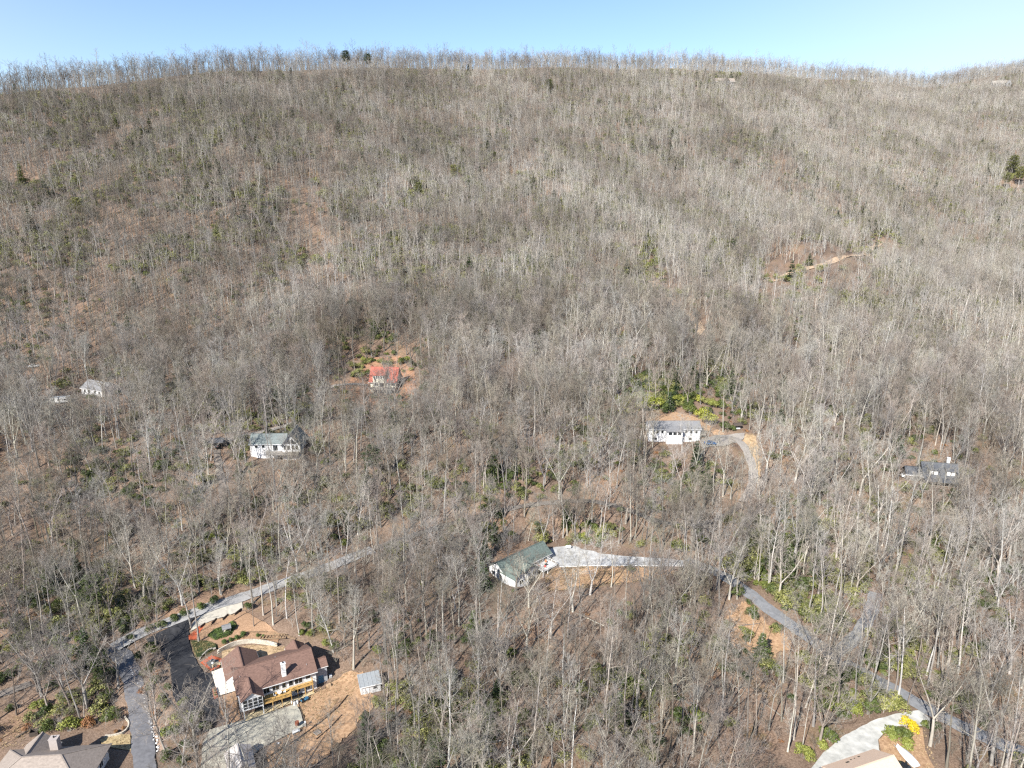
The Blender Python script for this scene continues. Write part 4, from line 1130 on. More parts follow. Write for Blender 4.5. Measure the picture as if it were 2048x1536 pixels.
def gable(root, x0, x1, y0, y1, ze, zr, m, wm=None, axis='x', oh=0.4, th=0.16, end=None, trim=True, name='roof'):
    """gabled roof over a plan rectangle: two plates, gable walls, fascia. end=(lo, hi): overhang at the two gable ends"""
    mb = MB(); e0, e1 = end or (oh, oh)
    if axis == 'x':
        c = (y0 + y1) / 2; s = (zr - ze) / (c - y0); lo = ze - s * oh
        A = [(x0 - e0, y0 - oh, lo), (x1 + e1, y0 - oh, lo), (x1 + e1, c, zr), (x0 - e0, c, zr)]
        B = [(x1 + e1, y1 + oh, lo), (x0 - e0, y1 + oh, lo), (x0 - e0, c, zr), (x1 + e1, c, zr)]
        ridge = ((x0 - e0, c, zr + 0.02), (x1 + e1, c, zr + 0.02))
        tri = [[(x0, y0, ze - .02), (x0, y1, ze - .02), (x0, c, zr - th)], [(x1, y0, ze - .02), (x1, y1, ze - .02), (x1, c, zr - th)]]
        sh = (0.12, 0, 0)
    else:
        c = (x0 + x1) / 2; s = (zr - ze) / (c - x0); lo = ze - s * oh
        A = [(x0 - oh, y1 + e1, lo), (x0 - oh, y0 - e0, lo), (c, y0 - e0, zr), (c, y1 + e1, zr)]
        B = [(x1 + oh, y0 - e0, lo), (x1 + oh, y1 + e1, lo), (c, y1 + e1, zr), (c, y0 - e0, zr)]
        ridge = ((c, y0 - e0, zr + 0.02), (c, y1 + e1, zr + 0.02))
        tri = [[(x0, y0, ze - .02), (x1, y0, ze - .02), (c, y0, zr - th)], [(x0, y1, ze - .02), (x1, y1, ze - .02), (c, y1, zr - th)]]
        sh = (0, 0.12, 0)
    up = Vector((0, 0, th * 0.5))
    mb.slab([Vector(p) + up for p in A], th); mb.slab([Vector(p) + up for p in B], th)
    o = mb.build(name, m, root)
    MB().bar(Vector(ridge[0]) + up, Vector(ridge[1]) + up, 0.30, 0.07).build('ridge_cap', m, o)
    if trim:
        for q in (A, B):
            MB().bar(Vector(q[0]) - Vector((0, 0, 0.04)), Vector(q[1]) - Vector((0, 0, 0.04)), 0.06, 0.20).build('fascia', WHITE, o)
    if wm is not None:
        for k, t3 in enumerate(tri):
            sgn = 1 if k == 0 else -1
            s3 = [Vector(p) + Vector(sh) * sgn for p in t3]
            g = MB(); g.add(t3 + [tuple(p) for p in s3], [(0, 1, 2), (5, 4, 3), (0, 3, 4, 1), (1, 4, 5, 2), (2, 5, 3, 0)]); g.build('gable_wall', wm, root)
    return o
def hip(root, x0, x1, y0, y1, ze, zr, m, oh=0.5, th=0.18, name='roof'):
    w = (y1 - y0) / 2 + oh; c = (y0 + y1) / 2
    a = [(x0 - oh, y0 - oh, ze), (x1 + oh, y0 - oh, ze), (x1 + oh, y1 + oh, ze), (x0 - oh, y1 + oh, ze)]
    r0, r1 = (x0 - oh + w, c, zr), (x1 + oh - w, c, zr)
    mb = MB(); v = a + [r0, r1] + [(p[0], p[1], p[2] - th) for p in a]
    mb.add(v, [(0, 1, 5, 4), (1, 2, 5), (2, 3, 4, 5), (3, 0, 4), (6, 9, 8, 7), (0, 6, 7, 1), (1, 7, 8, 2), (2, 8, 9, 3), (3, 9, 6, 0)])
    o = mb.build(name, m, root)
    for p_, q_ in ((r0, r1), (a[0], r0), (a[3], r0), (a[1], r1), (a[2], r1)):
        MB().bar(Vector(p_) + Vector((0, 0, .04)), Vector(q_) + Vector((0, 0, .04)), 0.28, 0.06).build('ridge_cap', m, o)
    return o
def rail_run(root, pts, h, m, post=0.1, gap=1.9, bal=True, name='railing', z_post=None):
    """railing along a polyline (deck level points): posts and balusters, top rail"""
    o = None
    for a, b in zip(pts[:-1], pts[1:]):
        a, b = Vector(a), Vector(b); L_ = (b - a).length
        mb = MB()
        mb.bar(a + Vector((0, 0, h)), b + Vector((0, 0, h)), 0.12, 0.07); mb.bar(a + Vector((0, 0, 0.14)), b + Vector((0, 0, 0.14)), 0.06, 0.06)
        if bal:
            k = max(2, int(L_ / 0.28))
            for i in range(1, k):
                q = a.lerp(b, i / k); mb.bar(q + Vector((0, 0, 0.16)), q + Vector((0, 0, h - 0.03)), 0.035)
        r = mb.build(name, m, root)
        k = max(1, int(round(L_ / gap)))
        for i in range(k + 1):
            q = a.lerp(b, i / k); MB().bar(q, q + Vector((0, 0, h + 0.08)), post).build('rail_post', m, r)
    return o
def deck(root, x0, x1, y0, y1, z, m, boards=True, along='x', th=0.05):
    """deck of separate boards on joists"""
    j = MB(); 
    for x in np.linspace(x0 + 0.1, x1 - 0.1, max(2, int((x1 - x0) / 1.6) + 1)): j.box(x - 0.04, x + 0.04, y0 + 0.05, y1 - 0.05, z - 0.25, z - th - 0.004)
    j.box(x0, x1, y0 - 0.04, y0, z - 0.28, z); j.box(x0 - 0.04, x0, y0 - 0.04, y1, z - 0.28, z - 0.003); j.box(x1, x1 + 0.04, y0 - 0.04, y1, z - 0.28, z - 0.003)
    o = j.build('deck_frame', m, root)
    w = 0.29; k = int((y1 - y0) / w)
    bm_ = MB().box(0, x1 - x0, 0, w - 0.02, -th, 0).mesh('deck_board', m)
    for i in range(k):
        b = bpy.data.objects.new('deck_board', bm_); b.location = (x0, y0 + i * w, z); link(b, o)
    return o
def posts(root, pts, z0, z1, m, w=0.15):
    for (x, y) in pts: MB().bar((x, y, z0), (x, y, z1), w).build('post', m, root)
def chimney(root, x, y, z0, z1, w, d, m, capm=None):
    o = MB().box(x - w / 2, x + w / 2, y - d / 2, y + d / 2, z0, z1).build('chimney', m, root)
    MB().box(x - w / 2 - 0.08, x + w / 2 + 0.08, y - d / 2 - 0.08, y + d / 2 + 0.08, z1 + 0.001, z1 + 0.12).build('chimney_cap', capm or m, o)
    MB().tube([(x, y, z1 + 0.12), (x, y, z1 + 0.5)], 0.17, 8).build('flue', BLACKM, o)
    return o
def vent_pipe(root, x, y, z):
    MB().tube([(x, y, z - 0.2), (x, y, z + 0.35)], 0.07, 6).build('vent_pipe', METAL, root)

# ---- brown-roofed house (walk-out lower floor at the front)
H1 = thing('brown_roofed_house', 'long white house with brown shingle roof, white chimney and honey-coloured rear deck', 'house', O1, A1)
wall(H1, 0.3, 19.0, 0.5, 11.7, -0.1, 2.69, SIDING, 'lower_wall'); wall(H1, 0.3, 19.0, 0.5, 11.7, 2.7, 5.4, SIDING, 'upper_wall')
gable(H1, 0.0, 19.1, 0.0, 12.2, 5.45, 8.3, SHINGLE_BROWN, None, 'x', oh=0.35, end=(0.25, 0.25))
for xx in (0.34, 18.76):
    g = MB(); g.add([(xx, .6, 5.4), (xx, 11.6, 5.4), (xx, 6.1, 8.0), (xx + .2, .6, 5.4), (xx + .2, 11.6, 5.4), (xx + .2, 6.1, 8.0)], [(0, 1, 2), (5, 4, 3), (0, 3, 4, 1), (1, 4, 5, 2), (2, 5, 3, 0)]); g.build('gable_wall', SIDING, H1)
# garage wing at the back
wall(H1, -1.6, 6.7, 11.75, 16.0, 2.6, 5.4, SIDING, 'garage_wall'); wall(H1, -1.6, 0.25, 9.2, 11.72, 2.6, 5.38, SIDING, 'garage_wall')
gable(H1, -1.6, 6.6, 6.6, 16.0, 5.5, 7.95, SHINGLE_BROWN, SIDING, 'y', oh=0.35, end=(0.0, 0.3), name='wing_roof')
window(H1, 'l', -1.6, 10.3, 3.6, 1.1, 1.1)
for k in range(2): 
    b = MB(); wbox(b, 'l', -1.6, 11.9 + k * 2.0, 13.6 + k * 2.0, 2.75, 4.9, 0.0, 0.05); b.build('garage_door', WHITE, H1)
# rear bump and small wing
wall(H1, 14.2, 18.4, 11.75, 13.6, 2.6, 5.2, SIDING, 'rear_wall'); gable(H1, 14.1, 18.6, 8.0, 13.7, 5.2, 6.9, SHINGLE_BROWN, SIDING, 'y', oh=0.3, end=(0.0, 0.3), name='porch_roof')
wall(H1, 19.05, 22.1, 1.8, 6.0, -0.1, 4.9, SIDING_GREY, 'wing_wall'); gable(H1, 19.05, 22.1, 1.8, 6.0, 4.9, 6.0, SHINGLE_BROWN, SIDING_GREY, 'x', oh=0.3, end=(-0.2, 0.35), name='side_roof')
door(H1, 'f', 1.8, 20.4, 0.0, 1.3, 2.3, mat('blue_door', (0.10, 0.24, 0.36), 0.6, 0.1))
# sunroom on posts
wall(H1, 0.7, 5.4, -2.9, 0.45, 2.45, 2.7, WHITE, 'sunroom_floor')
gable(H1, 0.6, 5.5, -3.0, 3.2, 5.4, 7.15, SHINGLE_BROWN, None, 'y', oh=0.3, end=(0.3, 0.0), name='sunroom_roof')
g = MB(); g.add([(.75, -2.85, 5.4), (5.35, -2.85, 5.4), (3.05, -2.85, 6.95), (.75, -2.75, 5.4), (5.35, -2.75, 5.4), (3.05, -2.75, 6.95)], [(0, 1, 2), (5, 4, 3), (0, 3, 4, 1), (1, 4, 5, 2), (2, 5, 3, 0)]); g.build('gable_wall', SIDING, H1)
for k in range(4):
    x = 0.8 + 1.16 * k
    wf = MB(); wf.box(x, x + 0.1, -2.9, -2.8, 2.7, 5.4); wf.box(x + 1.02, x + 1.12, -2.9, -2.8, 2.7, 5.4); wf.box(x + .1, x + 1.02, -2.9, -2.8, 3.35, 3.47); wf.box(x + .1, x + 1.02, -2.9, -2.8, 5.25, 5.4); wf.box(x + .1, x + 1.02, -2.9, -2.8, 4.3, 4.4); wf.box(x + .1, x + 1.02, -2.9, -2.8, 2.7, 2.8)
    o = wf.build('window', WHITE, H1); MB().box(x + .1, x + 1.02, -2.86, -2.83, 2.8, 5.25).build('pane', GLASS, o)
for k in range(3):
    o = MB().box(0.78, 0.88, -2.75 + k * 1.1, -2.65 + k * 1.1, 2.7, 5.4).build('window_post', WHITE, H1); MB().box(0.81, 0.84, -2.65 + k * 1.1, -1.66 + k * 1.1, 2.8, 5.3).build('pane', GLASS, o)
posts(H1, [(0.85, -2.8), (5.3, -2.8)], 0.0, 2.45, WHITE, 0.2)
# deck
deck(H1, 5.5, 12.2, -2.6, 0.46, 2.7, DECKWOOD); deck(H1, 12.25, 17.9, -0.85, 0.46, 2.7, DECKWOOD)
posts(H1, [(7.6, -2.55), (9.8, -2.55), (12.1, -2.55), (14.0, -0.8), (15.8, -0.8), (17.75, -0.8)], 0.0, 2.45, DECKWOOD, 0.16)
rail_run(H1, [(5.5, -2.55, 2.7), (12.15, -2.55, 2.7), (12.15, -0.8, 2.7), (17.85, -0.8, 2.7), (17.85, 0.45, 2.7)], 0.95, DECKWOOD)
for xx, ww, mu in ((6.7, 1.5, 1), (9.0, 1.6, 1), (11.0, 0.9, 0), (12.7, 1.0, 0), (14.6, 1.8, 1)): window(H1, 'f', 0.5, xx, 3.1, ww, 1.9, WHITE, mu)
window(H1, 'f', 0.5, 17.0, 3.6, 1.2, 1.2)
for xx in (7.5, 14.2, 16.6): window(H1, 'f', 0.5, xx, 0.7, 1.3, 1.3, WHITE, 1)
door(H1, 'f', 0.5, 10.2, 0.0)
chimney(H1, 11.35, 1.3, 5.4, 9.5, 1.05, 0.85, WHITE, WHITE)
for (x, y, z) in ((1.3, 3.9, 7.3), (17.2, 2.1, 6.5), (10.4, 7.0, 7.9)): vent_pipe(H1, x, y, z)

# ---- things round that house
def h1thing(name, label, cat, x, y, z=0.0, rz=0.0, group=None):
    q = h1(x, y); return thing(name, label, cat, (q.x, q.y, z), A1 + rz, group)
t = h1thing('patio_table', 'small white patio table set on the honey-coloured deck', 'table', 9.6, -1.1, 2.7)
MB().tube([(0, 0, .68), (0, 0, .74)], .55, 14).build('table_top', WHITE, t); MB().tube([(0, 0, 0.0), (0, 0, .68)], .06, 6).build('leg', WHITE, t)
for k, (x, y, rz, w_) in enumerate(((8.4, -1.2, 1.57, 'left'), (10.8, -1.0, -1.57, 'right'))):
    c = h1thing('patio_chair', 'white patio chair %s of the table on the honey-coloured deck' % w_, 'chair', x, y, 2.7, rz)
    MB().box(-.25, .25, -.25, .25, .40, .45).build('seat', WHITE, c); MB().box(-.25, .25, .22, .26, .451, .95).build('backrest', WHITE, c)
    for sx in (-1, 1):
        for sy in (-1, 1): MB().bar((sx * .21, sy * .2, 0), (sx * .21, sy * .2, .4), .05).build('leg', WHITE, c)
for k, (x, y) in enumerate(((12.6, -3.2), (13.3, -3.0), (12.2, -2.3))):
    t = h1thing('white_drum', 'white plastic drum beside the deck corner post, %s of three' % ('front left', 'rightmost', 'rearmost')[k], 'drum', x, y)
    MB().tube([(0, 0, 0), (0, 0, .06), (0, 0, .45), (0, 0, .85), (0, 0, .9)], [.27, .3, .31, .3, .27], 12).build('barrel', WHITE, t); MB().tube([(0, 0, .9), (0, 0, .94)], .28, 12).build('lid', METAL, t)
t = h1thing('garden_tractor', 'blue garden tractor with black tyres parked under the narrow end of the deck', 'tractor', 15.1, -3.0, 0.07, 0.25)
b = MB(); b.prism([(-.95, -.33), (.2, -.38), (1.0, -.26), (1.0, .26), (.2, .38), (-.95, .33)], .38, .62); b.build('chassis', BLUEP, t)
b = MB(); b.add([(.1, -.27, .62), (1.0, -.22, .62), (1.0, .22, .62), (.1, .27, .62), (.18, -.24, .98), (.9, -.18, .88), (.9, .18, .88), (.18, .24, .98)], [(0, 1, 5, 4), (1, 2, 6, 5), (2, 3, 7, 6), (3, 0, 4, 7), (4, 5, 6, 7), (0, 3, 2, 1)]); b.build('hood', BLUEP, t)
MB().box(-.7, -.25, -.24, .24, .62, .78).build('seat', BLACKM, t); MB().box(-.78, -.7, -.22, .22, .65, 1.1).build('seat_back', BLACKM, t)
for (x, r) in ((-.6, .42), (.75, .27)):
    for s_ in (-1, 1): MB().tube([(x, s_ * .36, r), (x, s_ * .56, r)], r, 14).build('wheel', BLACKM, t)
MB().tube([(.05, 0, .9), (-.1, 0, 1.1)], .16, 8).build('steering_wheel', BLACKM, t)
t = h1thing('fire_pit', 'rusty round fire pit standing on the gravel court', 'fire pit', 11.6, -10.9, 0.08)
MB().tube([(0, 0, .25), (0, 0, .45), (0, 0, .75), (0, 0, 1.2), (0, 0, 1.25)], [.28, .45, .5, .48, .52], 14).build('bowl', RUSTM, t)
for k in range(3): MB().bar((.3 * math.cos(k * 2.1), .3 * math.sin(k * 2.1), .35), (.45 * math.cos(k * 2.1), .45 * math.sin(k * 2.1), 0), .05).build('leg', RUSTM, t)
t = h1thing('garden_bench', 'white garden bench at the edge of the gravel court near the fire pit', 'bench', 10.9, -13.1, 0.05, 0.1)
MB().box(-.9, .9, -.25, .22, .40, .46).build('seat', WHITE, t); MB().box(-.9, .9, .225, .28, .46, .95).build('backrest', WHITE, t)
for s_ in (-.8, .8): MB().box(s_ - .05, s_ + .05, -.22, .2, 0, .4).build('leg', WHITE, t)
t = h1thing('white_stool', 'small white stool on the bare ground below the gravel court', 'stool', 6.4, -14.9, 0.05)
MB().tube([(0, 0, .42), (0, 0, .5)], .36, 10).build('seat', WHITE, t)
for k in range(3): MB().bar((.2 * math.cos(k * 2.1), .2 * math.sin(k * 2.1), .42), (.3 * math.cos(k * 2.1), .3 * math.sin(k * 2.1), 0), .06).build('leg', WHITE, t)
t = h1thing('wooden_pallet', 'grey wooden pallet lying by the timber fence on the bare yard', 'pallet', 15.3, -15.4, 0.12, 0.4)
for k in range(6): MB().box(-.7, .7, -.75 + k * .27, -.6 + k * .27, .13, .16).build('slat', GREYWOOD, t)
for k in range(3): MB().box(-.68 + k * .62, -.58 + k * .62, -.74, .74, 0.03, .128).build('bearer', GREYWOOD, t)
t = h1thing('white_post_box', 'white post with a small box at the corner of the gravel court', 'post', 13.3, -11.9, 0.0)
MB().bar((0, 0, 0), (0, 0, 1.1), .14).build('post', WHITE, t); MB().box(-.16, .16, -.22, .22, 1.1, 1.4).build('box', WHITE, t)
t = h1thing('utility_cabinet', 'white utility cabinet at the end of the grey side wing', 'cabinet', 23.0, 2.3, 0.0)
MB().box(-.35, .35, -.3, .3, 0, 1.3).build('body', WHITE, t); MB().box(-.3, .3, -.33, -.3, .1, 1.2).build('cabinet_door', METAL, t)
t = h1thing('log_pile', 'pile of pale split logs beside the grey side wing', 'log pile', 21.8, -0.3, 0.05, 0.2)
for r_ in range(3):
    for k in range(5 - r_): MB().tube([(-.5, -.6 + k * .26 + r_ * .13, .13 + r_ * .22), (.5, -.6 + k * .26 + r_ * .13 + random.uniform(-.03, .03), .13 + r_ * .22)], .125, 7).build('log', mat('split_log', (0.42, 0.30, 0.19), 0.9, 0.2, 4), t)
# side-garden rails, brick planter
def fence_line(name, label, pts, m, post_h=0.9, gap=2.4, rails=(0.35, 0.75), rw=0.1, cat='fence', sag=0.03):
    pts = [Vector((p[0], p[1], gz(p[0], p[1]))) for p in pts]
    root = thing(name, label, cat, pts[0])
    o = pts[0]
    for a, b in zip(pts[:-1], pts[1:]):
        L_ = (b - a).length; k = max(1, int(round(L_ / gap)))
        prev = None
        for i in range(k + 1):
            q = a.lerp(b, i / k); q.z = gz(q.x, q.y); l = q - o
            if i > 0 or a is pts[0]: MB().bar(l + Vector((0, 0, -.2)), l + Vector((random.uniform(-.03, .03), 0, post_h)), rw * 1.3).build('post', m, root)
            if prev is not None:
                for h_ in rails: MB().bar(prev + Vector((0, 0, h_ + random.uniform(-sag, sag))), l + Vector((0, 0, h_ + random.uniform(-sag, sag))), rw * .7, rw).build('rail', m, root)
            prev = l
    return root
fence_line('rail_fence', 'low wooden rail fence round the side garden left of the sunroom', [h1(-4.0, 4.9), h1(-3.6, 1), h1(-2.8, -2.4)], GREYWOOD, .8, 2.0, (.4, .75), .08)
fence_line('rail_fence', 'short timber rail crossing the side garden of the brown-roofed house', [h1(-3.9, 2.4), h1(-0.2, 2.4)], TIMBER, .5, 2.0, (.3,), .1)
t = h1thing('brick_planter', 'long red brick planter beside the black driveway', 'planter', -4.6, 6.6, 2.8)
MB().box(-.45, .45, -1.9, 1.9, 0, .55).build('wall', BRICK, t); MB().box(-.32, .32, -1.75, 1.75, .551, .58).build('soil', SOIL, t)
for k in range(4):
    (v_, f_), S_ = make_shrub(700 + k, .34, .4, 90, .09, 4); o = link(bpy.data.objects.new('plant', pymesh('plant', v_, f_, RUST if k % 2 else HEDGEM)), t); o.location = (0, -1.35 + k * .9, .55)
t = h1thing('bird_bath', 'small white bird bath in the grey slate bed by the garage', 'bird bath', -3.8, 19.6, 2.9)
MB().tube([(0, 0, 0), (0, 0, .1), (0, 0, .2), (0, 0, .75), (0, 0, .8), (0, 0, .92)], [.32, .3, .13, .11, .3, .5], 14).build('pedestal', WHITE, t); MB().tube([(0, 0, .921), (0, 0, .94)], .42, 14).build('water', GLASS, t)
t = h1thing('garden_wall', 'low curved cream garden wall beside the garage apron', 'wall', -2.9, 17.2, 2.8)
for k in range(6):
    a0, a1 = 0.6 + k * .38, 0.6 + (k + 1) * .38
    MB().prism([(1.35 * math.cos(a0), 1.35 * math.sin(a0)), (1.35 * math.cos(a1), 1.35 * math.sin(a1)), (1.05 * math.cos(a1), 1.05 * math.sin(a1)), (1.05 * math.cos(a0), 1.05 * math.sin(a0))], 0, .8).build('block', mat('cream_block', (0.66, 0.57, 0.38), 0.85, 0.1, 2), t)

# retaining wall behind the lawn: coursed pale stones
def stone_wall(name, label, pts, h, m, sl=0.85, course=0.32, th=0.35):
    P_ = smooth_path(pts, 0.2); seglen = np.concatenate([[0], np.cumsum(np.linalg.norm(np.diff(P_, axis=0), axis=1))])
    root = thing(name, label, 'wall', (P_[0][0], P_[0][1], gz(*P_[0])))
    zb = root.location.z; me_ = MB().box(-.5, .5, -.5, .5, 0, 1).mesh('stone', m)
    n = int(seglen[-1] / sl); courses = max(1, int(round(h / course)))
    for c in range(courses):
        for k in range(n):
            s0 = (k + (0.5 if c % 2 else 0)) * sl; s0 = min(s0 + sl / 2, seglen[-1])
            x = np.interp(s0, seglen, P_[:, 0]); y = np.interp(s0, seglen, P_[:, 1])
            x2 = np.interp(min(s0 + .2, seglen[-1]), seglen, P_[:, 0]); y2 = np.interp(min(s0 + .2, seglen[-1]), seglen, P_[:, 1]); x1 = np.interp(s0 - .2, seglen, P_[:, 0]); y1 = np.interp(s0 - .2, seglen, P_[:, 1])
            b = bpy.data.objects.new('stone', me_); b.location = (x - P_[0][0], y - P_[0][1], gz(x, y) - zb + c * course - 0.1)
            b.rotation_euler = (0, 0, math.atan2(y2 - y1, x2 - x1)); b.scale = (sl * random.uniform(.9, .97), th * random.uniform(.9, 1.08), course * .96); link(b, root)
    return root
stone_wall('retaining_wall', 'long curved pale stone retaining wall behind the lawn of the brown-roofed house', [h1(-2.2, 23.4), h1(2, 25), h1(6, 24.4), h1(10, 21.6), h1(12.6, 18.8)], 1.25, STONEW)
stone_wall('retaining_wall', 'short grey stone wall along the brown-green ground cover by the drive', [h1(-6.9, 22.6), h1(-4.2, 25), h1(-2.4, 25.2)], 0.7, mat('grey_stone', (0.33, 0.30, 0.26), 0.9, 0.2, 3, objvar=0.2))
stone_wall('edging_wall', 'curved low stone wall round the small bed by the neighbour drive', plan([(208, 1474), (228, 1472), (246, 1466), (256, 1455), (257, 1445), (250, 1437)]), 0.6, STONEW, .6, .3, .3)
# stepped timber walls beside the paved shoulder
for k, (pa, pb) in enumerate((((401, 1257), (410, 1248)), ((424, 1249), (433, 1238)), ((446, 1241), (456, 1230)), ((470, 1231), (483, 1220)))):
    a, b = sight(*pa), sight(*pb); d = b - a; d.z = 0
    t = thing('timber_wall', 'dark stepped timber wall beside the pale shoulder, %s from the black driveway' % ('first', 'second', 'third', 'fourth')[k], 'wall', a, math.atan2(d.y, d.x))
    for c in range(4): MB().box(0, d.length, -.11, .11, c * .22 - .1, c * .22 + .11).build('timber', DARKWOOD, t)
    w = sight(pb[0] + 13, pb[1] + 2) - b if k < 3 else Vector((1.5, .3, 0))
    ang = math.atan2(w.y, w.x) - math.atan2(d.y, d.x)
    o = MB().box(0, min(2.4, w.length), -.1, .1, -.1, .5).build('return_timber', TIMBER, t); o.location = (d.length + .02, .12, 0); o.rotation_euler = (0, 0, ang)
# timber steps up the terrace and rails
t = h1thing('timber_steps', 'flight of timber garden steps climbing the terrace behind the brown-roofed house', 'steps', 9.2, 25.2, gz(*h1(9.2, 25.2)[:2]), -0.55)
for k in range(9):
    q = h1(9.2, 25.2); z_ = 0.1 + 0.1 * k
    MB().box(k * .85, k * .85 + .22, -.8, .8, z_, z_ + .2).build('tread', TIMBER, t)
MB().bar((-.2, -.9, .25), (7.6, -.9, 1.0), .14).build('side_beam', TIMBER, t); MB().bar((-.2, .9, .25), (7.6, .9, 1.0), .14).build('side_beam', TIMBER, t)
fence_line('split_rail_fence', 'pale split-rail fence along the top of the garden terrace', [h1(6.5, 28.4), h1(11, 26.6), h1(15, 23), h1(17.5, 19)], TIMBER, .9, 2.2, (.4, .8), .1)
fence_line('log_edging', 'long dark log edging running across the bare yard from the outbuilding', [h1(1, -19.5), h1(6, -17.2), h1(12, -14.6), h1(17, -12.2), h1(22, -9.2), h1(25, -6.5)], DARKWOOD, .4, 1.6, (.18, .32), .14)
fence_line('log_edging', 'short dark log edging below the long one in the bare yard', [h1(14.8, -17.2), h1(18.5, -15.0), h1(21.8, -12.4)], DARKWOOD, .4, 1.6, (.2,), .16)
fence_line('log_kerb', 'dark timber kerb along the right edge of the gravel court', [h1(13.5, -3.2), h1(13.6, -11.6), h1(8.6, -12.9), h1(2.8, -14.8), h1(-.5, -17.6)], DARKWOOD, .2, 2.2, (.1,), .2)
# well house
t = h1thing('well_house', 'little grey-roofed wishing well in the garden above the brown-roofed house', 'well', 1.2, 31.2, gz(*h1(1.2, 31.2)[:2]))
MB().tube([(0, 0, 0), (0, 0, .8)], .7, 12).build('well_ring', STONEW, t)
for sx in (-1, 1):
    for sy in (-1, 1): MB().bar((sx * .85, sy * .7, 0), (sx * .85, sy * .7, 1.9), .12).build('post', GREYWOOD, t)
gable(t, -.95, .95, -.8, .8, 1.9, 2.5, SHINGLE_GREY, GREYWOOD, 'x', oh=.25, trim=False)
MB().bar((-.85, 0, 1.4), (.85, 0, 1.4), .1).build('crank_bar', DARKWOOD, t)

# ---- outbuilding and shed below
P0 = Vector((-64.3, 131.3, 0)); ang = math.atan2(130.8 - 131.4, 5.6)
OB = thing('outbuilding', 'white outbuilding with pale roof at the bottom edge below the gravel court', 'outbuilding', (-64.0, 131.0, 0.2), R(-62))
wall(OB, 0.2, 7.0, 0.3, 5.2, 0, 2.75, SIDING); gable(OB, 0.2, 7.0, 0.3, 5.2, 2.75, 4.1, mat('pale_grey_roof', (0.42, 0.39, 0.37), 0.85, 0.12, 2), SIDING, 'x', oh=.35)
door(OB, 'l', 0.2, 3.6, 0.0); window(OB, 'b', 5.2, 3.0, 1.0, 1.0, 1.0)
SH = thing('garden_shed', 'small grey metal-roofed shed at the edge of the bare yard', 'shed', (-38.2, 152.9, 0.45), R(20))
wall(SH, 0, 5.0, 0.1, 3.7, -.2, 2.3, mat('pale_grey_siding', (0.55, 0.56, 0.57), 0.7, 0.06, 2)); 
rr = MB(); rr.slab([(-.3, -.3, 2.35), (5.3, -.3, 2.35), (5.3, 4.1, 3.2), (-.3, 4.1, 3.2)], .1); o = rr.build('roof', mat('grey_metal_roof', (0.33, 0.35, 0.36), 0.5, 0.12, 2, metallic=.2), SH)
MB().bar((-.3, -.34, 2.28), (5.3, -.34, 2.28), .06, .2).build('fascia', WHITE, o)
for k in range(6): MB().bar((-.1 + k * 1.04, -.3, 2.40), (-.1 + k * 1.04, 4.1, 3.25), .05, .05).build('roof_rib', METAL, o)
g = MB(); g.add([(0, .1, 2.3), (0, 3.7, 2.3), (0, 3.7, 3.0), (.1, .1, 2.3), (.1, 3.7, 2.3), (.1, 3.7, 3.0)], [(0, 1, 2), (5, 4, 3), (0, 3, 4, 1), (1, 4, 5, 2), (2, 5, 3, 0)]); g.build('gable_wall', SIDING, SH)
door(SH, 'f', .1, 1.4, 0.0, 1.4, 1.9); window(SH, 'f', .1, 3.6, .9, .9, .8)

# ---- grey hip-roofed house, bottom left
BL = thing('hip_roofed_house', 'grey-brown hip-roofed house cut by the bottom left corner', 'house', (-110.5, 117.5, 0.3), R(5))
wall(BL, 0.6, 21, 0.6, 13.0, 0, 3.4, SIDING); hip(BL, 0.4, 21.2, 0.4, 13.2, 3.4, 7.3, SHINGLE_TAUPE)
wall(BL, 3.2, 9.4, 9, 15.2, 0, 3.3, SIDING, 'wing_wall'); gable(BL, 3.0, 9.6, 6, 15.2, 3.35, 6.0, SHINGLE_TAUPE, SIDING, 'y', oh=.4, end=(0, .4), name='wing_roof')
chimney(BL, 11.0, 11.6, 3.4, 7.6, 1.7, 1.4, mat('taupe_stucco', (0.38, 0.335, 0.31), 0.9, 0.08, 2))
for s_ in (2.5, 9.5): window(BL, 'r', 21, s_, 1.0, 1.4, 1.4, WHITE, 1)
window(BL, 'b', 13.0, 14.5, 1.0, 1.4, 1.4, WHITE, 1); window(BL, 'b', 13.0, 18, 1.0, 1.4, 1.4, WHITE, 1)
window(BL, 'f', 0.6, 6, 1.0, 1.6, 1.4, WHITE, 1); window(BL, 'f', 0.6, 15, 1.0, 1.6, 1.4, WHITE, 1); door(BL, 'f', .6, 10.5, 0.1)
q = sight(70, 1469); t = thing('compost_bin', 'brown open-topped wooden box left of the yellow-green shrubs', 'compost bin', (q.x, q.y, gz(q.x, q.y)), R(15))
for (x0, x1, y0, y1) in ((-.9, .9, -.7, -.62), (-.9, .9, .62, .7), (-.9, -.82, -.615, .615), (.82, .9, -.615, .615)):
    for c in range(4): MB().box(x0, x1, y0, y1, c * .28, c * .28 + .25).build('plank', DARKWOOD, t)

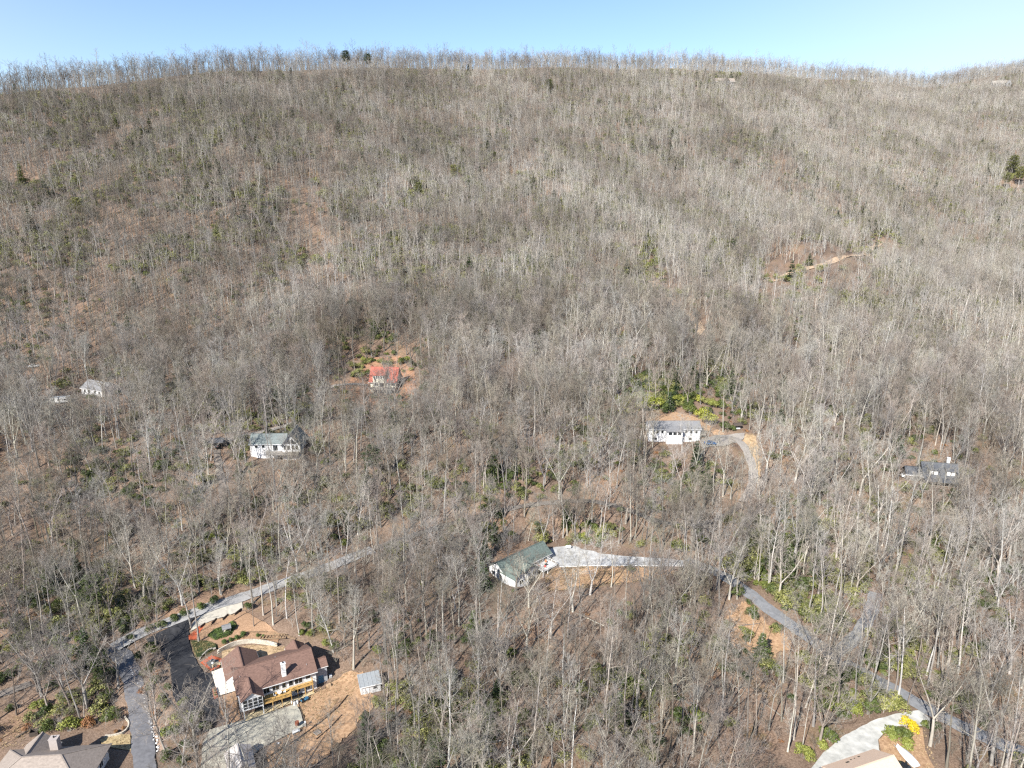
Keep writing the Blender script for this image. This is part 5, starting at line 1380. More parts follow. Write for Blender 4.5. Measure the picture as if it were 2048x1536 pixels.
# ---- green-roofed house
GA = R(42.8); GO = Vector((-7.2, 202.0, 4.6))
def gl(x, f, z=0): return Vector((GO.x + x * math.cos(GA) + f * math.sin(GA), GO.y + x * math.sin(GA) - f * math.cos(GA), z))
GR = thing('green_roofed_house', 'white house with dark green roof and open white-railed deck at the end of white gravel', 'house', GO, GA)
wall(GR, 0, 20, -7.6, 0, -1.5, 1.6, BLOCK, 'foundation'); wall(GR, 0.02, 19.98, -7.58, -0.02, 1.61, 4.7, SIDING)
gable(GR, 0, 20, -7.6, 0, 4.7, 7.3, SHINGLE_GREEN, SIDING, 'x', oh=.45)
wall(GR, 0.05, 5.3, -12.0, -7.62, -2.0, 1.2, BLOCK, 'foundation'); wall(GR, 0.07, 5.28, -11.98, -7.62, 1.21, 4.6, SIDING, 'wing_wall')
gable(GR, 0.05, 5.3, -12.0, -4.5, 4.65, 6.5, SHINGLE_GREEN, SIDING, 'y', oh=.4, end=(.4, 0), name='wing_roof')
wall(GR, 5.35, 11.4, -10.2, -7.62, -2.0, 4.0, SIDING_GREY, 'porch_wall'); gable(GR, 5.35, 11.4, -10.2, -6.0, 4.05, 5.6, SHINGLE_GREEN, SIDING_GREY, 'y', oh=.35, end=(.35, 0), name='porch_roof')
deck(GR, 12.0, 18.2, -12.2, -7.65, 2.9, WHITE); rail_run(GR, [(12.0, -7.7, 2.9), (12.0, -12.15, 2.9), (18.15, -12.15, 2.9), (18.15, -7.7, 2.9)], 1.0, WHITE)
posts(GR, [(12.1, -12.1), (14.1, -12.1), (16.1, -12.1), (18.1, -12.1)], -2.0, 2.6, WHITE, .2); posts(GR, [(5.4, -12.2)], -2.0, 4.6, WHITE, .35)
for s_ in (-2.0, -5.4): window(GR, 'l', 0.02, s_, 2.2, 1.0, 1.4)
for x_ in (6.8, 9.6): window(GR, 'f', -10.2, x_, 1.9, .9, 1.5); window(GR, 'f', -10.2, x_, -.6, .8, 1.3)
for x_ in (13.2, 15.4, 17.4): window(GR, 'f', -7.58, x_, 3.0, 1.2, 1.5)
window(GR, 'f', -11.98, 2.6, 2.1, 1.6, 1.4, WHITE, 1); door(GR, 'r', 19.98, -3.0, 2.4, 1.0, 2.1); window(GR, 'r', 19.98, -5.6, 2.9, 1.0, 1.2)
def gthing(name, label, cat, x, f, z, rz=0): q = gl(x, f); return thing(name, label, cat, (q.x, q.y, z), GA + rz)
for k, (x, f, m_, w_, rz) in enumerate(((13.0, 9.2, REDP, 'red cushions in the left corner', .8), (14.0, 11.0, REDP, 'red cushions beside the front rail', 2.4), (16.4, 9.0, ORANGEP, 'orange cushions near the house wall', -.5))):
    c = gthing('deck_chair', 'white deck chair with %s of the white-railed deck' % w_ if k == 0 else 'white deck chair with %s on the white-railed deck' % w_, 'chair', x, f, GO.z + 2.91, rz)
    MB().box(-.35, .35, -.35, .35, .32, .38).build('frame', WHITE, c); MB().box(-.32, .32, -.33, .33, .381, .50).build('seat_cushion', m_, c); MB().box(-.32, .32, .22, .34, .501, 1.0).build('back_cushion', m_, c)
    for sx in (-1, 1):
        for sy in (-1, 1): MB().bar((sx * .3, sy * .3, 0), (sx * .3, sy * .3, .32), .06).build('leg', WHITE, c)
t = gthing('deck_table', 'small dark table between the cushioned chairs on the white-railed deck', 'table', 15.3, 10.2, GO.z + 2.91)
MB().box(-.5, .5, -.35, .35, .45, .5).build('table_top', BLACKM, t)
for sx in (-1, 1):
    for sy in (-1, 1): MB().bar((sx * .42, sy * .28, 0), (sx * .42, sy * .28, .45), .05).build('leg', BLACKM, t)
q = sight(1137, 1097); t = thing('gas_tank', 'white gas tank with dark end at the top edge of the white gravel', 'tank', (q.x, q.y, gz(q.x, q.y) + .1), .1)
MB().tube([(-1.0, 0, .65), (-.9, 0, .65), (-.6, 0, .65), (.6, 0, .65), (.9, 0, .65), (1.0, 0, .65)], [.1, .36, .5, .5, .36, .1], 14).build('tank_body', WHITE, t, smooth=True); MB().tube([(0, 0, 1.1), (0, 0, 1.3)], .16, 8).build('valve_dome', BLACKM, t)
for s_ in (-.6, .6): MB().box(s_ - .1, s_ + .1, -.35, .35, 0, .22).build('foot', BLOCK, t)
ribp = [sight(a, b) for a, b in ((1120, 1134), (1160, 1132.5), (1230, 1132), (1300, 1132), (1376, 1132))]
fence_line('gravel_kerb', 'pale kerb along the lower edge of the white gravel drive', ribp, WHITE, .12, 3.0, (.08,), .22, 'kerb')

# ---- white house on the slope
WH = thing('white_house', 'long white house with grey roof and projecting window bay on the slope', 'house', (55.4, 273.0, 26.6), 0.0)
wall(WH, 0, 21, 0.0, 8.2, -2.6, 3.9, SIDING); gable(WH, 0, 21, 0, 8.2, 3.9, 5.9, SHINGLE_GREY, SIDING, 'x', oh=.5)
wall(WH, 7.0, 13.2, -2.6, -0.02, -2.6, 3.6, SIDING, 'bay_wall'); rr = MB(); rr.slab([(6.6, -3.1, 3.7), (13.6, -3.1, 3.7), (13.6, 1.2, 4.62), (6.6, 1.2, 4.62)], .14); rr.build('bay_roof', SHINGLE_GREY, WH)
for k in range(3): window(WH, 'f', -2.6, 8.3 + k * 1.85, 2.1, 1.45, 1.15)
for x_ in (2.0, 3.6, 5.6, 15.3, 17.3, 19.4): window(WH, 'f', 0.0, x_, 2.0, .9, 1.2)
for x_ in (3.0, 17.0): window(WH, 'f', 0.0, x_, -.9, 1.1, 1.0)
for s_ in (2.4, 5.8): window(WH, 'l', 0.0, s_, 2.0, .9, 1.2)
door(WH, 'r', 21, 3.6, 1.2); deck(WH, 21.1, 23.6, .6, 6.0, 1.2, GREYWOOD); rail_run(WH, [(21.1, .65, 1.2), (23.55, .65, 1.2), (23.55, 6, 1.2)], .95, GREYWOOD); posts(WH, [(21.2, .7), (23.5, .7), (23.5, 5.9)], -.5, .92, GREYWOOD)

# ---- red-roofed house
RD = thing('red_roofed_house', 'cream house with red roof and wide dormer standing on the wooded slope', 'house', (-68.9, 330.5, 32.4), R(-4))
wall(RD, 0.6, 13.2, 0, 10.6, -4.0, 2.6, SIDING_CREAM); gable(RD, 0.4, 13.4, -.2, 10.8, 2.6, 8.4, SHINGLE_RED, SIDING_CREAM, 'x', oh=.5)
wall(RD, 2.2, 8.2, -.9, 4.6, 2.62, 5.8, SIDING_CREAM, 'dormer_wall'); wall(RD, 2.2, 8.2, -.9, -.01, -4.0, 2.61, SIDING_CREAM, 'bay_wall'); rr = MB(); rr.slab([(1.9, -1.3, 5.85), (8.5, -1.3, 5.85), (8.5, 4.4, 8.0), (1.9, 4.4, 8.0)], .14); rr.build('dormer_roof', SHINGLE_RED, RD)
for k in range(5): window(RD, 'f', -.9, 2.95 + k * 1.12, 4.2, .75, 1.15)
for x_ in (9.7, 11.8): window(RD, 'f', 0, x_, .7, 1.4, 1.3, WHITE, 1)
window(RD, 'f', -.9, 3.8, .6, 1.6, 1.6, WHITE, 1); door(RD, 'f', -.9, 6.4, .0, 1.8, 2.1, GLASS)
deck(RD, 1.0, 13.6, -4.2, -.95, -.1, GREYWOOD); rail_run(RD, [(1.0, -.95, -.1), (1.0, -4.15, -.1), (13.55, -4.15, -.1), (13.55, -.95, -.1)], .95, GREYWOOD); posts(RD, [(1.2, -4.1), (5.2, -4.1), (9.3, -4.1), (13.4, -4.1)], -4.5, -.4, GREYWOOD, .2)
for x_ in (4.0, 7.0, 11.0): window(RD, 'f', -.9 if x_ < 8 else 0, x_, -2.3, 1.2, 1.2)
chimney(RD, 0.2, 6.6, -2.0, 8.6, .9, 1.1, BRICK)

# ---- grey-green-roofed house
GG = thing('grey_green_roofed_house', 'white house with grey-green roof and a tall glazed front gable', 'house', (-101.0, 257.5, 26.2), R(2))
wall(GG, 0, 13.6, 0.6, 8.4, -3.4, 3.4, SIDING); gable(GG, 0, 13.6, .6, 8.4, 3.4, 6.0, SHINGLE_GREYGREEN, SIDING, 'x', oh=.5, end=(.5, 0))
wall(GG, 12.6, 19.2, -.6, 9.6, -3.4, 3.2, SIDING, 'wing_wall'); gable(GG, 12.4, 19.4, -.6, 10.4, 3.2, 7.5, SHINGLE_GREYGREEN, SIDING, 'y', oh=.6, end=(.9, .4), name='wing_roof')
for s_ in (-1, 1):
    for k, (x0, x1, zt0, zt1) in enumerate(((.35, 1.5, 5.6, 4.25),)):
        c = 15.9; f_ = MB(); f_.add([(c + s_ * .3, -.64, 3.5), (c + s_ * 2.3, -.64, 3.5), (c + s_ * .3, -.64, 5.9), (c + s_ * .3, -.70, 3.5), (c + s_ * 2.3, -.70, 3.5), (c + s_ * .3, -.70, 5.9)], [(0, 1, 2), (5, 4, 3), (0, 3, 4, 1), (1, 4, 5, 2), (2, 5, 3, 0)]); o = f_.build('window', GLASS, GG)
        MB().bar((c + s_ * .25, -.72, 3.42), (c + s_ * 2.45, -.72, 3.42), .08).build('sill', WHITE, o); MB().bar((c + s_ * 2.42, -.72, 3.45), (c + s_ * .3, -.72, 6.05), .08).build('frame', WHITE, o)
for k in range(4): window(GG, 'f', -.6, 13.6 + k * 1.5 + (.1 if k > 1 else 0), 1.2, 1.05, 1.7)
for x_ in (2.4, 5.0): window(GG, 'f', .6, x_, 1.6, 1.0, 1.2)
door(GG, 'f', .6, 9.6, .4, 1.7, 2.1, GLASS)
deck(GG, 7.2, 19.4, -3.4, -.65, .3, GREYWOOD); deck(GG, 7.2, 12.5, -.6, .55, .295, GREYWOOD); rail_run(GG, [(7.2, .5, .3), (7.2, -3.35, .3), (19.35, -3.35, .3), (19.35, -.65, .3)], .95, GREYWOOD); posts(GG, [(7.4, -3.3), (10.4, -3.3), (13.4, -3.3), (16.4, -3.3), (19.2, -3.3)], -3.6, 0, GREYWOOD, .18)
CP = sight(436, 893); t = thing('carport', 'low dark-roofed open carport left of the grey-green-roofed house', 'carport', (CP.x, CP.y, gz(CP.x, CP.y)), R(4))
for sx in (-2.3, 2.3):
    for sy in (-2.2, 2.2): MB().bar((sx, sy, -.2), (sx, sy, 2.3), .16).build('post', DARKWOOD, t)
gable(t, -2.6, 2.6, -2.5, 2.5, 2.35, 3.3, SHINGLE_DARK, DARKWOOD, 'x', oh=.3, trim=False)

# ---- far left house
FL = thing('grey_roofed_house', 'grey-roofed house with white gable half hidden by trees at the left', 'house', (-205.5, 326.5, 29.8), R(-24))
wall(FL, 0, 15, 0, 9.0, -1.4, 3.2, SIDING); gable(FL, 0, 15, 0, 9.0, 3.2, 6.0, SHINGLE_GREY, WHITE, 'x', oh=.5)
for x_ in (2.5, 5.5, 9.5, 12.5): window(FL, 'f', 0, x_, 1.2, 1.2, 1.2)
window(FL, 'l', 0, 4.5, 1.2, 1.2, 1.2); deck(FL, 2, 13, -3, -.05, .3, GREYWOOD); rail_run(FL, [(2, -.1, .3), (2, -2.95, .3), (13, -2.95, .3), (13, -.1, .3)], .95, GREYWOOD); posts(FL, [(2.2, -2.9), (7.5, -2.9), (12.8, -2.9)], -2.5, 0, GREYWOOD, .2)

# ---- dark house on the right
DK = thing('dark_roofed_house', 'dark brown house with slate-grey roof and two white-faced dormers on the right', 'house', (149.5, 239.8, 20.6), R(-14))
wall(DK, 0, 11.2, 0, 8.6, -.6, 3.3, SIDING_DARK); gable(DK, 0, 11.2, 0, 8.6, 3.3, 7.2, SHINGLE_DARK, SIDING_DARK, 'x', oh=.5)
for x_ in (3.0, 8.6):
    wall(DK, x_ - 1.5, x_ + 1.5, .5, 4.2, 3.75, 5.6, SIDING_DARK, 'dormer_wall'); rr = MB(); rr.slab([(x_ - 1.8, .1, 5.62), (x_ + 1.8, .1, 5.62), (x_ + 1.8, 4.2, 6.9), (x_ - 1.8, 4.2, 6.9)], .12); rr.build('dormer_roof', SHINGLE_DARK, DK)
    for d_ in (-.75, .75):
        o = window(DK, 'f', .5, x_ + d_, 4.05, .95, 1.2); MB().box(x_ + d_ - .45, x_ + d_ + .45, .44, .468, 4.08, 5.2).build('blind', WHITE, o)
rr = MB(); rr.slab([(-.4, -3.2, 2.5), (11.6, -3.2, 2.5), (11.6, .2, 3.35), (-.4, .2, 3.35)], .12); rr.build('porch_roof', SHINGLE_DARK, DK); posts(DK, [(0, -3), (3.7, -3), (7.4, -3), (11.2, -3)], -.4, 2.4, GREYWOOD)
deck(DK, 0, 14.5, -3.3, -.05, .2, GREYWOOD); rail_run(DK, [(0, -3.25, .2), (14.4, -3.25, .2), (14.4, -.1, .2)], .95, GREYWOOD)
for x_ in (2.0, 5.0, 9.0): window(DK, 'f', 0, x_, 1.0, 1.3, 1.3)
wall(DK, -5.2, -.05, 2.0, 7.5, -.6, 2.8, SIDING_DARK, 'wing_wall'); gable(DK, -5.2, -.05, 2.0, 7.5, 2.8, 4.8, SHINGLE_DARK, SIDING_DARK, 'x', oh=.4, end=(.4, 0), name='wing_roof')
chimney(DK, 9.5, 7.6, 3.0, 8.3, .9, .9, WHITE)

# ---- tan-roofed house, bottom right
TN = thing('tan_roofed_house', 'white house with pale tan roof cut by the bottom edge beside the concrete drive', 'house', (70.5, 117.2, 0.25), R(20))
wall(TN, 0.4, 13.6, 0.4, 9.2, 0, 3.7, WHITE); gable(TN, 0.2, 13.8, 0.2, 9.4, 3.7, 6.2, SHINGLE_TAN, WHITE, 'x', oh=.5)
for x_ in (2.8, 10.5): window(TN, 'b', 9.2, x_, 1.2, 1.3, 1.3)
window(TN, 'l', .4, 5, 1.2, 1.2, 1.2); window(TN, 'r', 13.6, 5, 1.2, 1.2, 1.2); window(TN, 'f', .4, 4, 1.2, 1.5, 1.3); door(TN, 'f', .4, 8, .1)
for (x_, y_, w_, d_) in ((4.6, 8.3, .75, .45), (6.3, 8.7, .3, .25), (7.4, 8.8, .25, .25), (8.6, 8.9, .5, .3)):
    z_ = 3.7 + (9.4 - y_) * .54; rr = MB(); rr.slab([(x_, y_ - d_, z_ + d_ * .54 + .18), (x_ + w_, y_ - d_, z_ + d_ * .54 + .18), (x_ + w_, y_, z_ + .18), (x_, y_, z_ + .18)], .1); rr.build('skylight', GLASS, TN)
rr = MB(); rr.slab([(-.2, 9.0, 2.9), (2.6, 9.0, 2.9), (2.6, 10.6, 2.6), (-.2, 10.6, 2.6)], .1); rr.build('door_canopy', SHINGLE_GREY, TN); posts(TN, [(0, 10.4), (2.4, 10.4)], 0, 2.5, WHITE, .12)

# ---- ridge houses
q = RIDGE_A; RH = thing('ridge_house', 'weathered brown house on the skyline among the ridge trees', 'house', (q.x, q.y, q.z - .3), R(5))
wall(RH, -14, 14, 0, 10, -3, 5.5, SIDING_DARK); gable(RH, -14, 14, 0, 10, 5.5, 10, SHINGLE_TAUPE, SIDING_DARK, 'x', oh=.8)
wall(RH, -4, 5, -4, -.05, -3, 5.5, SIDING_DARK, 'bay_wall'); gable(RH, -4, 5, -4, 5, 5.5, 10.5, SHINGLE_TAUPE, SIDING_DARK, 'y', oh=.6, end=(.6, 0), name='wing_roof')
for x_ in (-11, -7.5, 8, 11): window(RH, 'f', 0, x_, 1.5, 2, 2)
for x_ in (-1.8, 2.8): window(RH, 'f', -4, x_, 1.5, 2.2, 3)
q = RIDGE_B; RT = thing('ridge_house', 'pale-roofed grey house below the ridge at the far right', 'house', (q.x, q.y, q.z - .3), R(-10))
wall(RT, -14, 14, 0, 10, -3, 6, SIDING_GREY); gable(RT, -14, 14, 0, 10, 6, 10.5, mat('pale_buff_roof', (0.33, 0.30, 0.265), 0.8, 0.08, 2), SIDING_GREY, 'x', oh=.8)
wall(RT, 5, 13, -5, -.05, -3, 6, SIDING_GREY, 'bay_wall'); gable(RT, 5, 13, -5, 5, 6, 10, mat('pale_buff_roof', (0.33, 0.30, 0.265)), SIDING_GREY, 'y', oh=.6, end=(.6, 0), name='wing_roof')
for x_ in (-10, -5, 0): window(RT, 'f', 0, x_, 2, 2.2, 2)
window(RT, 'f', -5, 9, 2, 3, 3, WHITE, 1)

# ------------------------------------------------------------------ vehicles
def car(label, loc, rz, paint, van=False, name='parked_car', cat='car'):
    t = thing(name, label, cat, loc, rz)
    hw = .88
    if van: side = [(-2.3, .35), (-2.35, .9), (-2.3, 1.05), (2.05, 1.05), (2.3, .85), (2.35, .35)]; cab = [(-2.28, 1.05), (-2.15, 1.85), (.9, 1.85), (1.75, 1.05)]
    else: side = [(-2.25, .32), (-2.3, .75), (-2.15, .92), (-1.5, .98), (1.0, .98), (2.1, .82), (2.28, .65), (2.25, .32)]; cab = [(-1.65, .97), (-1.05, 1.42), (.25, 1.45), (1.15, .97)]
    n = len(side); b = MB()
    ins = lambda z: hw if z < .8 else hw - .06
    b.add([(x, -ins(z), z) for x, z in side] + [(x, ins(z), z) for x, z in side], [tuple(range(n)), tuple(range(2 * n - 1, n - 1, -1))] + [(i, n + i, n + (i + 1) % n, (i + 1) % n) for i in range(n)]); b.build('body', paint, t)
    g = MB(); top = .62
    g.add([(cab[0][0], -.78, cab[0][1]), (cab[1][0], -top, cab[1][1]), (cab[2][0], -top, cab[2][1]), (cab[3][0], -.78, cab[3][1]), (cab[0][0], .78, cab[0][1]), (cab[1][0], top, cab[1][1]), (cab[2][0], top, cab[2][1]), (cab[3][0], .78, cab[3][1])],
          [(0, 1, 2, 3), (7, 6, 5, 4), (0, 4, 5, 1), (1, 5, 6, 2), (2, 6, 7, 3), (3, 7, 4, 0)]); g.build('window_glass', GLASS, t)
    z = cab[1][1]; MB().box(cab[1][0] - .02, cab[2][0] + .02, -top - .02, top + .02, z + .002, z + .06).build('roof_panel', paint, t)
    for s_ in (-1, 1):
        for (i, j) in ((0, 1), (3, 2)): MB().bar((cab[i][0], s_ * .79, cab[i][1]), (cab[j][0], s_ * (top + .01), cab[j][1] + .02), .08).build('pillar', paint, t)
        MB().bar((-.35, s_ * .80, .98), (-.35, s_ * (top + .012), z), .07).build('pillar', paint, t)
        MB().box(2.2, 2.3, s_ * .62 - .18, s_ * .62 + .18, .6, .74).build('headlight', WHITE, t); MB().box(-2.34, -2.28, s_ * .66 - .14, s_ * .66 + .14, .66, .82).build('tail_light', REDP, t)
        for x in (-1.4, 1.4):
            w = MB().tube([(x, s_ * .66, .33), (x, s_ * .9, .33)], .33, 14).build('wheel', BLACKM, t); MB().tube([(x, s_ * .9, .33), (x, s_ * .912, .33)], .19, 10).build('rim', METAL, w)
    return t
def paint(name, c): return mat(name, c, .3, .03, 1.0, spec=.5)
q = sight(1420, 889); car('blue car parked right of the white house on the slope', (q.x, q.y, gz(q.x, q.y) + .1), .05, paint('blue_paint', (.06, .17, .36)))
q = sight(658, 748); car('silver-grey van parked left of the red-roofed house', (q.x, q.y, gz(q.x, q.y) + .05), 2.6, paint('grey_green_paint', (.25, .30, .31)), True, 'parked_van', 'van')
q = sight(68, 734); car('white car half hidden by trees at the left edge', (q.x, q.y, gz(q.x, q.y) + .05), .3, paint('white_car_paint', (.75, .75, .74)))
q = sight(1803 + 13, 955); car('white van parked left of the dark house', (q.x, q.y, gz(q.x, q.y) + .05), 2.9, paint('white_car_paint', (.75, .75, .74)), True, 'parked_van', 'van')
q = at_height(1801, 1533, .4); car('black car beside the tan-roofed house and the white boat', (q.x, q.y - .6, gz(q.x, q.y) + .1), 2.25, paint('black_paint', (.015, .016, .018)))
q = sight(436, 895); car('dark grey car standing under the low carport', (q.x, q.y, gz(q.x, q.y) + .02), 1.6, paint('charcoal_paint', (.04, .042, .045)))
# boat under a white cover on a trailer
q0, q1 = sight(1800, 1506), sight(1824, 1531); d = q1 - q0
BT = thing('covered_boat', 'boat under a white cover on the lawn island by the concrete drive', 'boat', ((q0.x + q1.x) / 2, (q0.y + q1.y) / 2, gz((q0.x + q1.x) / 2, (q0.y + q1.y) / 2) + .05), math.atan2(-d.y, -d.x))
b = MB(); secs = [(-3.1, .95, .45, 1.15), (-2.2, 1.08, .4, 1.45), (-.6, 1.12, .38, 1.6), (1.0, 1.02, .42, 1.5), (2.2, .70, .52, 1.3), (2.9, .32, .68, 1.12), (3.15, .06, .9, 1.0)]
for (x, w, zb, zt) in secs: b.v += [(x, 0, zb), (x, -w * .7, zb + .15), (x, -w, zb + .55), (x, -w * .8, zt - .15), (x, 0, zt), (x, w * .8, zt - .15), (x, w, zb + .55), (x, w * .7, zb + .15)]
for i in range(len(secs) - 1):
    for k in range(8): b.f.append((i * 8 + k, i * 8 + (k + 1) % 8, i * 8 + 8 + (k + 1) % 8, i * 8 + 8 + k)); b.m.append(0)
b.f += [tuple(range(8)), tuple(range(48, 56))]; b.m += [0, 0]
b.build('cover', mat('white_cover', (.82, .82, .82), .6, .03, 1), BT, smooth=True)
tr = MB(); tr.bar((-2.6, -.7, .32), (2.6, -.2, .36), .1); tr.bar((-2.6, .7, .32), (2.6, .2, .36), .1); tr.bar((2.6, 0, .36), (3.9, 0, .4), .1); tr.build('trailer_frame', METAL, BT)
for s_ in (-1, 1): MB().tube([(-1.2, s_ * .85, .3), (-1.2, s_ * 1.05, .3)], .3, 12).build('wheel', BLACKM, BT)
# camper among the trees on the left
q = sight(122, 806); t = thing('camper_trailer', 'long white camper trailer among the trees at the left', 'trailer', (q.x, q.y, gz(q.x, q.y)), R(14))
MB().prism([(-4, -1.2), (3.6, -1.2), (4, -.9), (4, .9), (3.6, 1.2), (-4, 1.2)], .6, 2.9).build('body', WHITE, t); MB().prism([(-4.02, -1.22), (3.6, -1.22), (4.03, -.9), (4.03, .9), (3.6, 1.22), (-4.02, 1.22)], 2.902, 3.0).build('roof', METAL, t)
for x_ in (-2.6, -.4, 2.2): window(t, 'f', -1.2, x_, 1.5, 1.0, .7)
door(t, 'f', -1.2, .9, .7, .7, 1.9)
for x_ in (-.7, .2):
    for s_ in (-1, 1): MB().tube([(x_, s_ * .95, .35), (x_, s_ * 1.15, .35)], .35, 12).build('wheel', BLACKM, t)
MB().bar((4, 0, .55), (5.4, 0, .5), .1).build('drawbar', BLACKM, t)
q = sight(1474, 857); t = thing('stone_cairn_shelter', 'small pale shelter with dark posts at the end of the white house drive', 'shelter', (q.x, q.y, gz(q.x, q.y)), .1)
for sx in (-1.2, 1.2):
    for sy in (-.8, .8): MB().bar((sx, sy, -.2), (sx, sy, 1.7), .12).build('post', DARKWOOD, t)
gable(t, -1.4, 1.4, -1, 1, 1.7, 2.4, DARKWOOD, None, 'x', oh=.25, trim=False); MB().box(-1.1, 1.1, -.7, .7, 0, .35).build('platform', WHITE, t)
# ------------------------------------------------------------------ evergreen shrubs, hedges and conifers
def grown(mesh_v, mesh_f, m): return pymesh('foliage', mesh_v, mesh_f, m)
SHRUB_MESH = {}
def shrub(px, py, s, m, label, name='evergreen_shrub', cat='shrub', v=0, group=None, squash=1.0, pos=None):
    q = pos or sight(px, py)
    t = thing(name, label, cat, (q[0], q[1], gz(q[0], q[1]) - .1), random.uniform(0, 6.28), group)
    k = (v, m.name)
    if k not in SHRUB_MESH:
        sv, sf, S, r = shrub_parts[v]; SHRUB_MESH[k] = (grown(sv, sf, m), S.mesh('stems', BARK), r)
    fm, sm, r = SHRUB_MESH[k]
    t.scale = (s / r, s / r, s / r * squash)
    link(bpy.data.objects.new('foliage', fm), t); link(bpy.data.objects.new('stem', sm), t)
    return t
CON_MESH = {}
def conifer(px, py, h, v, label, m=None, name='conifer', group=None, pos=None):
    q = pos or sight(px, py); m = m or NEEDLE
    t = thing(name, label, 'tree', (q[0], q[1], gz(q[0], q[1]) - .2), random.uniform(0, 6.28), group)
    k = (v, m.name)
    if k not in CON_MESH:
        cv, cf, S, H_ = conifer_parts[v]; CON_MESH[k] = (grown(cv, cf, m), S.mesh('trunk', BARK), H_)
    fm, sm, H_ = CON_MESH[k]; s = h / H_; t.scale = (s, s, s)
    link(bpy.data.objects.new('crown', fm), t); link(bpy.data.objects.new('trunk', sm), t)
    return t
# garden round the brown-roofed house
for k, (px, py, r) in enumerate(((449, 1287, .95), (462, 1282, .85), (474, 1278, .95), (487, 1273, 1.2), (516, 1273, .75), (527, 1273, .55))):
    shrub(px, py, r, HEDGEM, 'clipped round green bush in the terrace row, %s from the left' % ('first', 'second', 'third', 'fourth', 'fifth', 'sixth')[k], 'round_bush', 'bush', 2, squash=1.15)
def mound(name, label, poly, h, m, n, size, seed, cat='hedge'):
    """a low hedge filling a plan polygon: leafy skin over a dark core painted as inner shade"""
    g = np.random.default_rng(seed); P_ = np.array([(p[0], p[1]) for p in poly]); lo, hi = P_.min(0), P_.max(0); c = P_.mean(0)
    z0 = gz(*c); root = thing(name, label, cat, (c[0], c[1], z0))
    def inside_depth(x, y):
        d = 1e9
        for i in range(len(P_)):
            a, b = P_[i], P_[(i + 1) % len(P_)]; ab = b - a; t = np.clip(((x - a[0]) * ab[0] + (y - a[1]) * ab[1]) / (ab @ ab), 0, 1); d = min(d, math.hypot(x - a[0] - ab[0] * t, y - a[1] - ab[1] * t))
        return d
    v, f = [], []; tries = 0
    while len(f) < 2 * n and tries < 20 * n:
        tries += 1; x, y = g.uniform(lo, hi)
        if not in_poly(np.array([x]), np.array([y]), P_)[0]: continue
        d = inside_depth(x, y); hh = h * min(1, math.sqrt(d / .7 + .02)) * (.85 + .3 * math.sin(x * 2.1) * math.sin(y * 1.7))
        p_ = np.array([x - c[0], y - c[1], gz(x, y) - z0 + hh * (1 if g.random() < .75 else g.uniform(.3, 1))]); nrm = unit(np.array([g.normal(0, .6), g.normal(0, .6), 1])); t = unit(np.cross(nrm, g.normal(0, 1, 3))); b = np.cross(nrm, t); s = size * g.uniform(.6, 1.3); k = len(v)
        v += [p_ - t * s, p_ + b * s * .6, p_ + t * s, p_ - b * s * .6]; f += [(k, k + 3, k + 1), (k + 1, k + 3, k + 2)]
    link(bpy.data.objects.new('foliage', pymesh('foliage', v, f, m)), root)
    inner = [Vector((p[0] + (c[0] - p[0]) * .12 - c[0], p[1] + (c[1] - p[1]) * .12 - c[1])) for p in poly]
    MB().prism([(p.x, p.y) for p in inner], -.3, h * .72).build('body', mat('hedge_inner_shade', (.035, .05, .018), .95, .2, 3), root)  # dark core: shade between the leaves put into its colour
    return root
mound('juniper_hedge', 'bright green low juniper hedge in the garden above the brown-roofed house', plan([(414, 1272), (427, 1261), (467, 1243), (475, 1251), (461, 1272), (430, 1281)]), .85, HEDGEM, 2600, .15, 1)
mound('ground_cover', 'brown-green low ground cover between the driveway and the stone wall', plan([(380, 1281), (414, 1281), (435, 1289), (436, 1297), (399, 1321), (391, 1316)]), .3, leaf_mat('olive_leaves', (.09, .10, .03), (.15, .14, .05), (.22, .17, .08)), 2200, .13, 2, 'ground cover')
# white rocks along the drive edge
rt = thing('rock_edging', 'line of white rocks edging the hedge bank beside the neighbour drive', 'rocks', plan([(258, 1314)])[0])
rk = MB(); g_ = np.random.default_rng(3)
ico = bmesh.new(); bmesh.ops.create_icosphere(ico, subdivisions=1, radius=1)
for v_ in ico.verts: v_.co *= g_.uniform(.75, 1.2)
rme = bpy.data.meshes.new('rock'); ico.to_mesh(rme); ico.free(); rme.materials.append(mat('white_rock', (.62, .61, .60), .85, .15, 3, objvar=.25))
rp_ = smooth_path([sight(a, b) for a, b in ((256, 1312), (260, 1332), (268, 1352), (276, 1368), (284, 1386), (289, 1402), (294, 1420), (303, 1450), (310, 1475), (318, 1500))], .55)
for q in rp_:
    o = link(bpy.data.objects.new('rock', rme), rt); x, y = q[0] + random.uniform(-.3, .3), q[1] + random.uniform(-.3, .3)
    o.location = (x - rt.location.x, y - rt.location.y, gz(x, y) + .1 - rt.location.z); s = random.uniform(.2, .42); o.scale = (s, s * random.uniform(.7, 1.2), s * .7); o.rotation_euler = (random.uniform(0, 6), random.uniform(0, 6), random.uniform(0, 6))

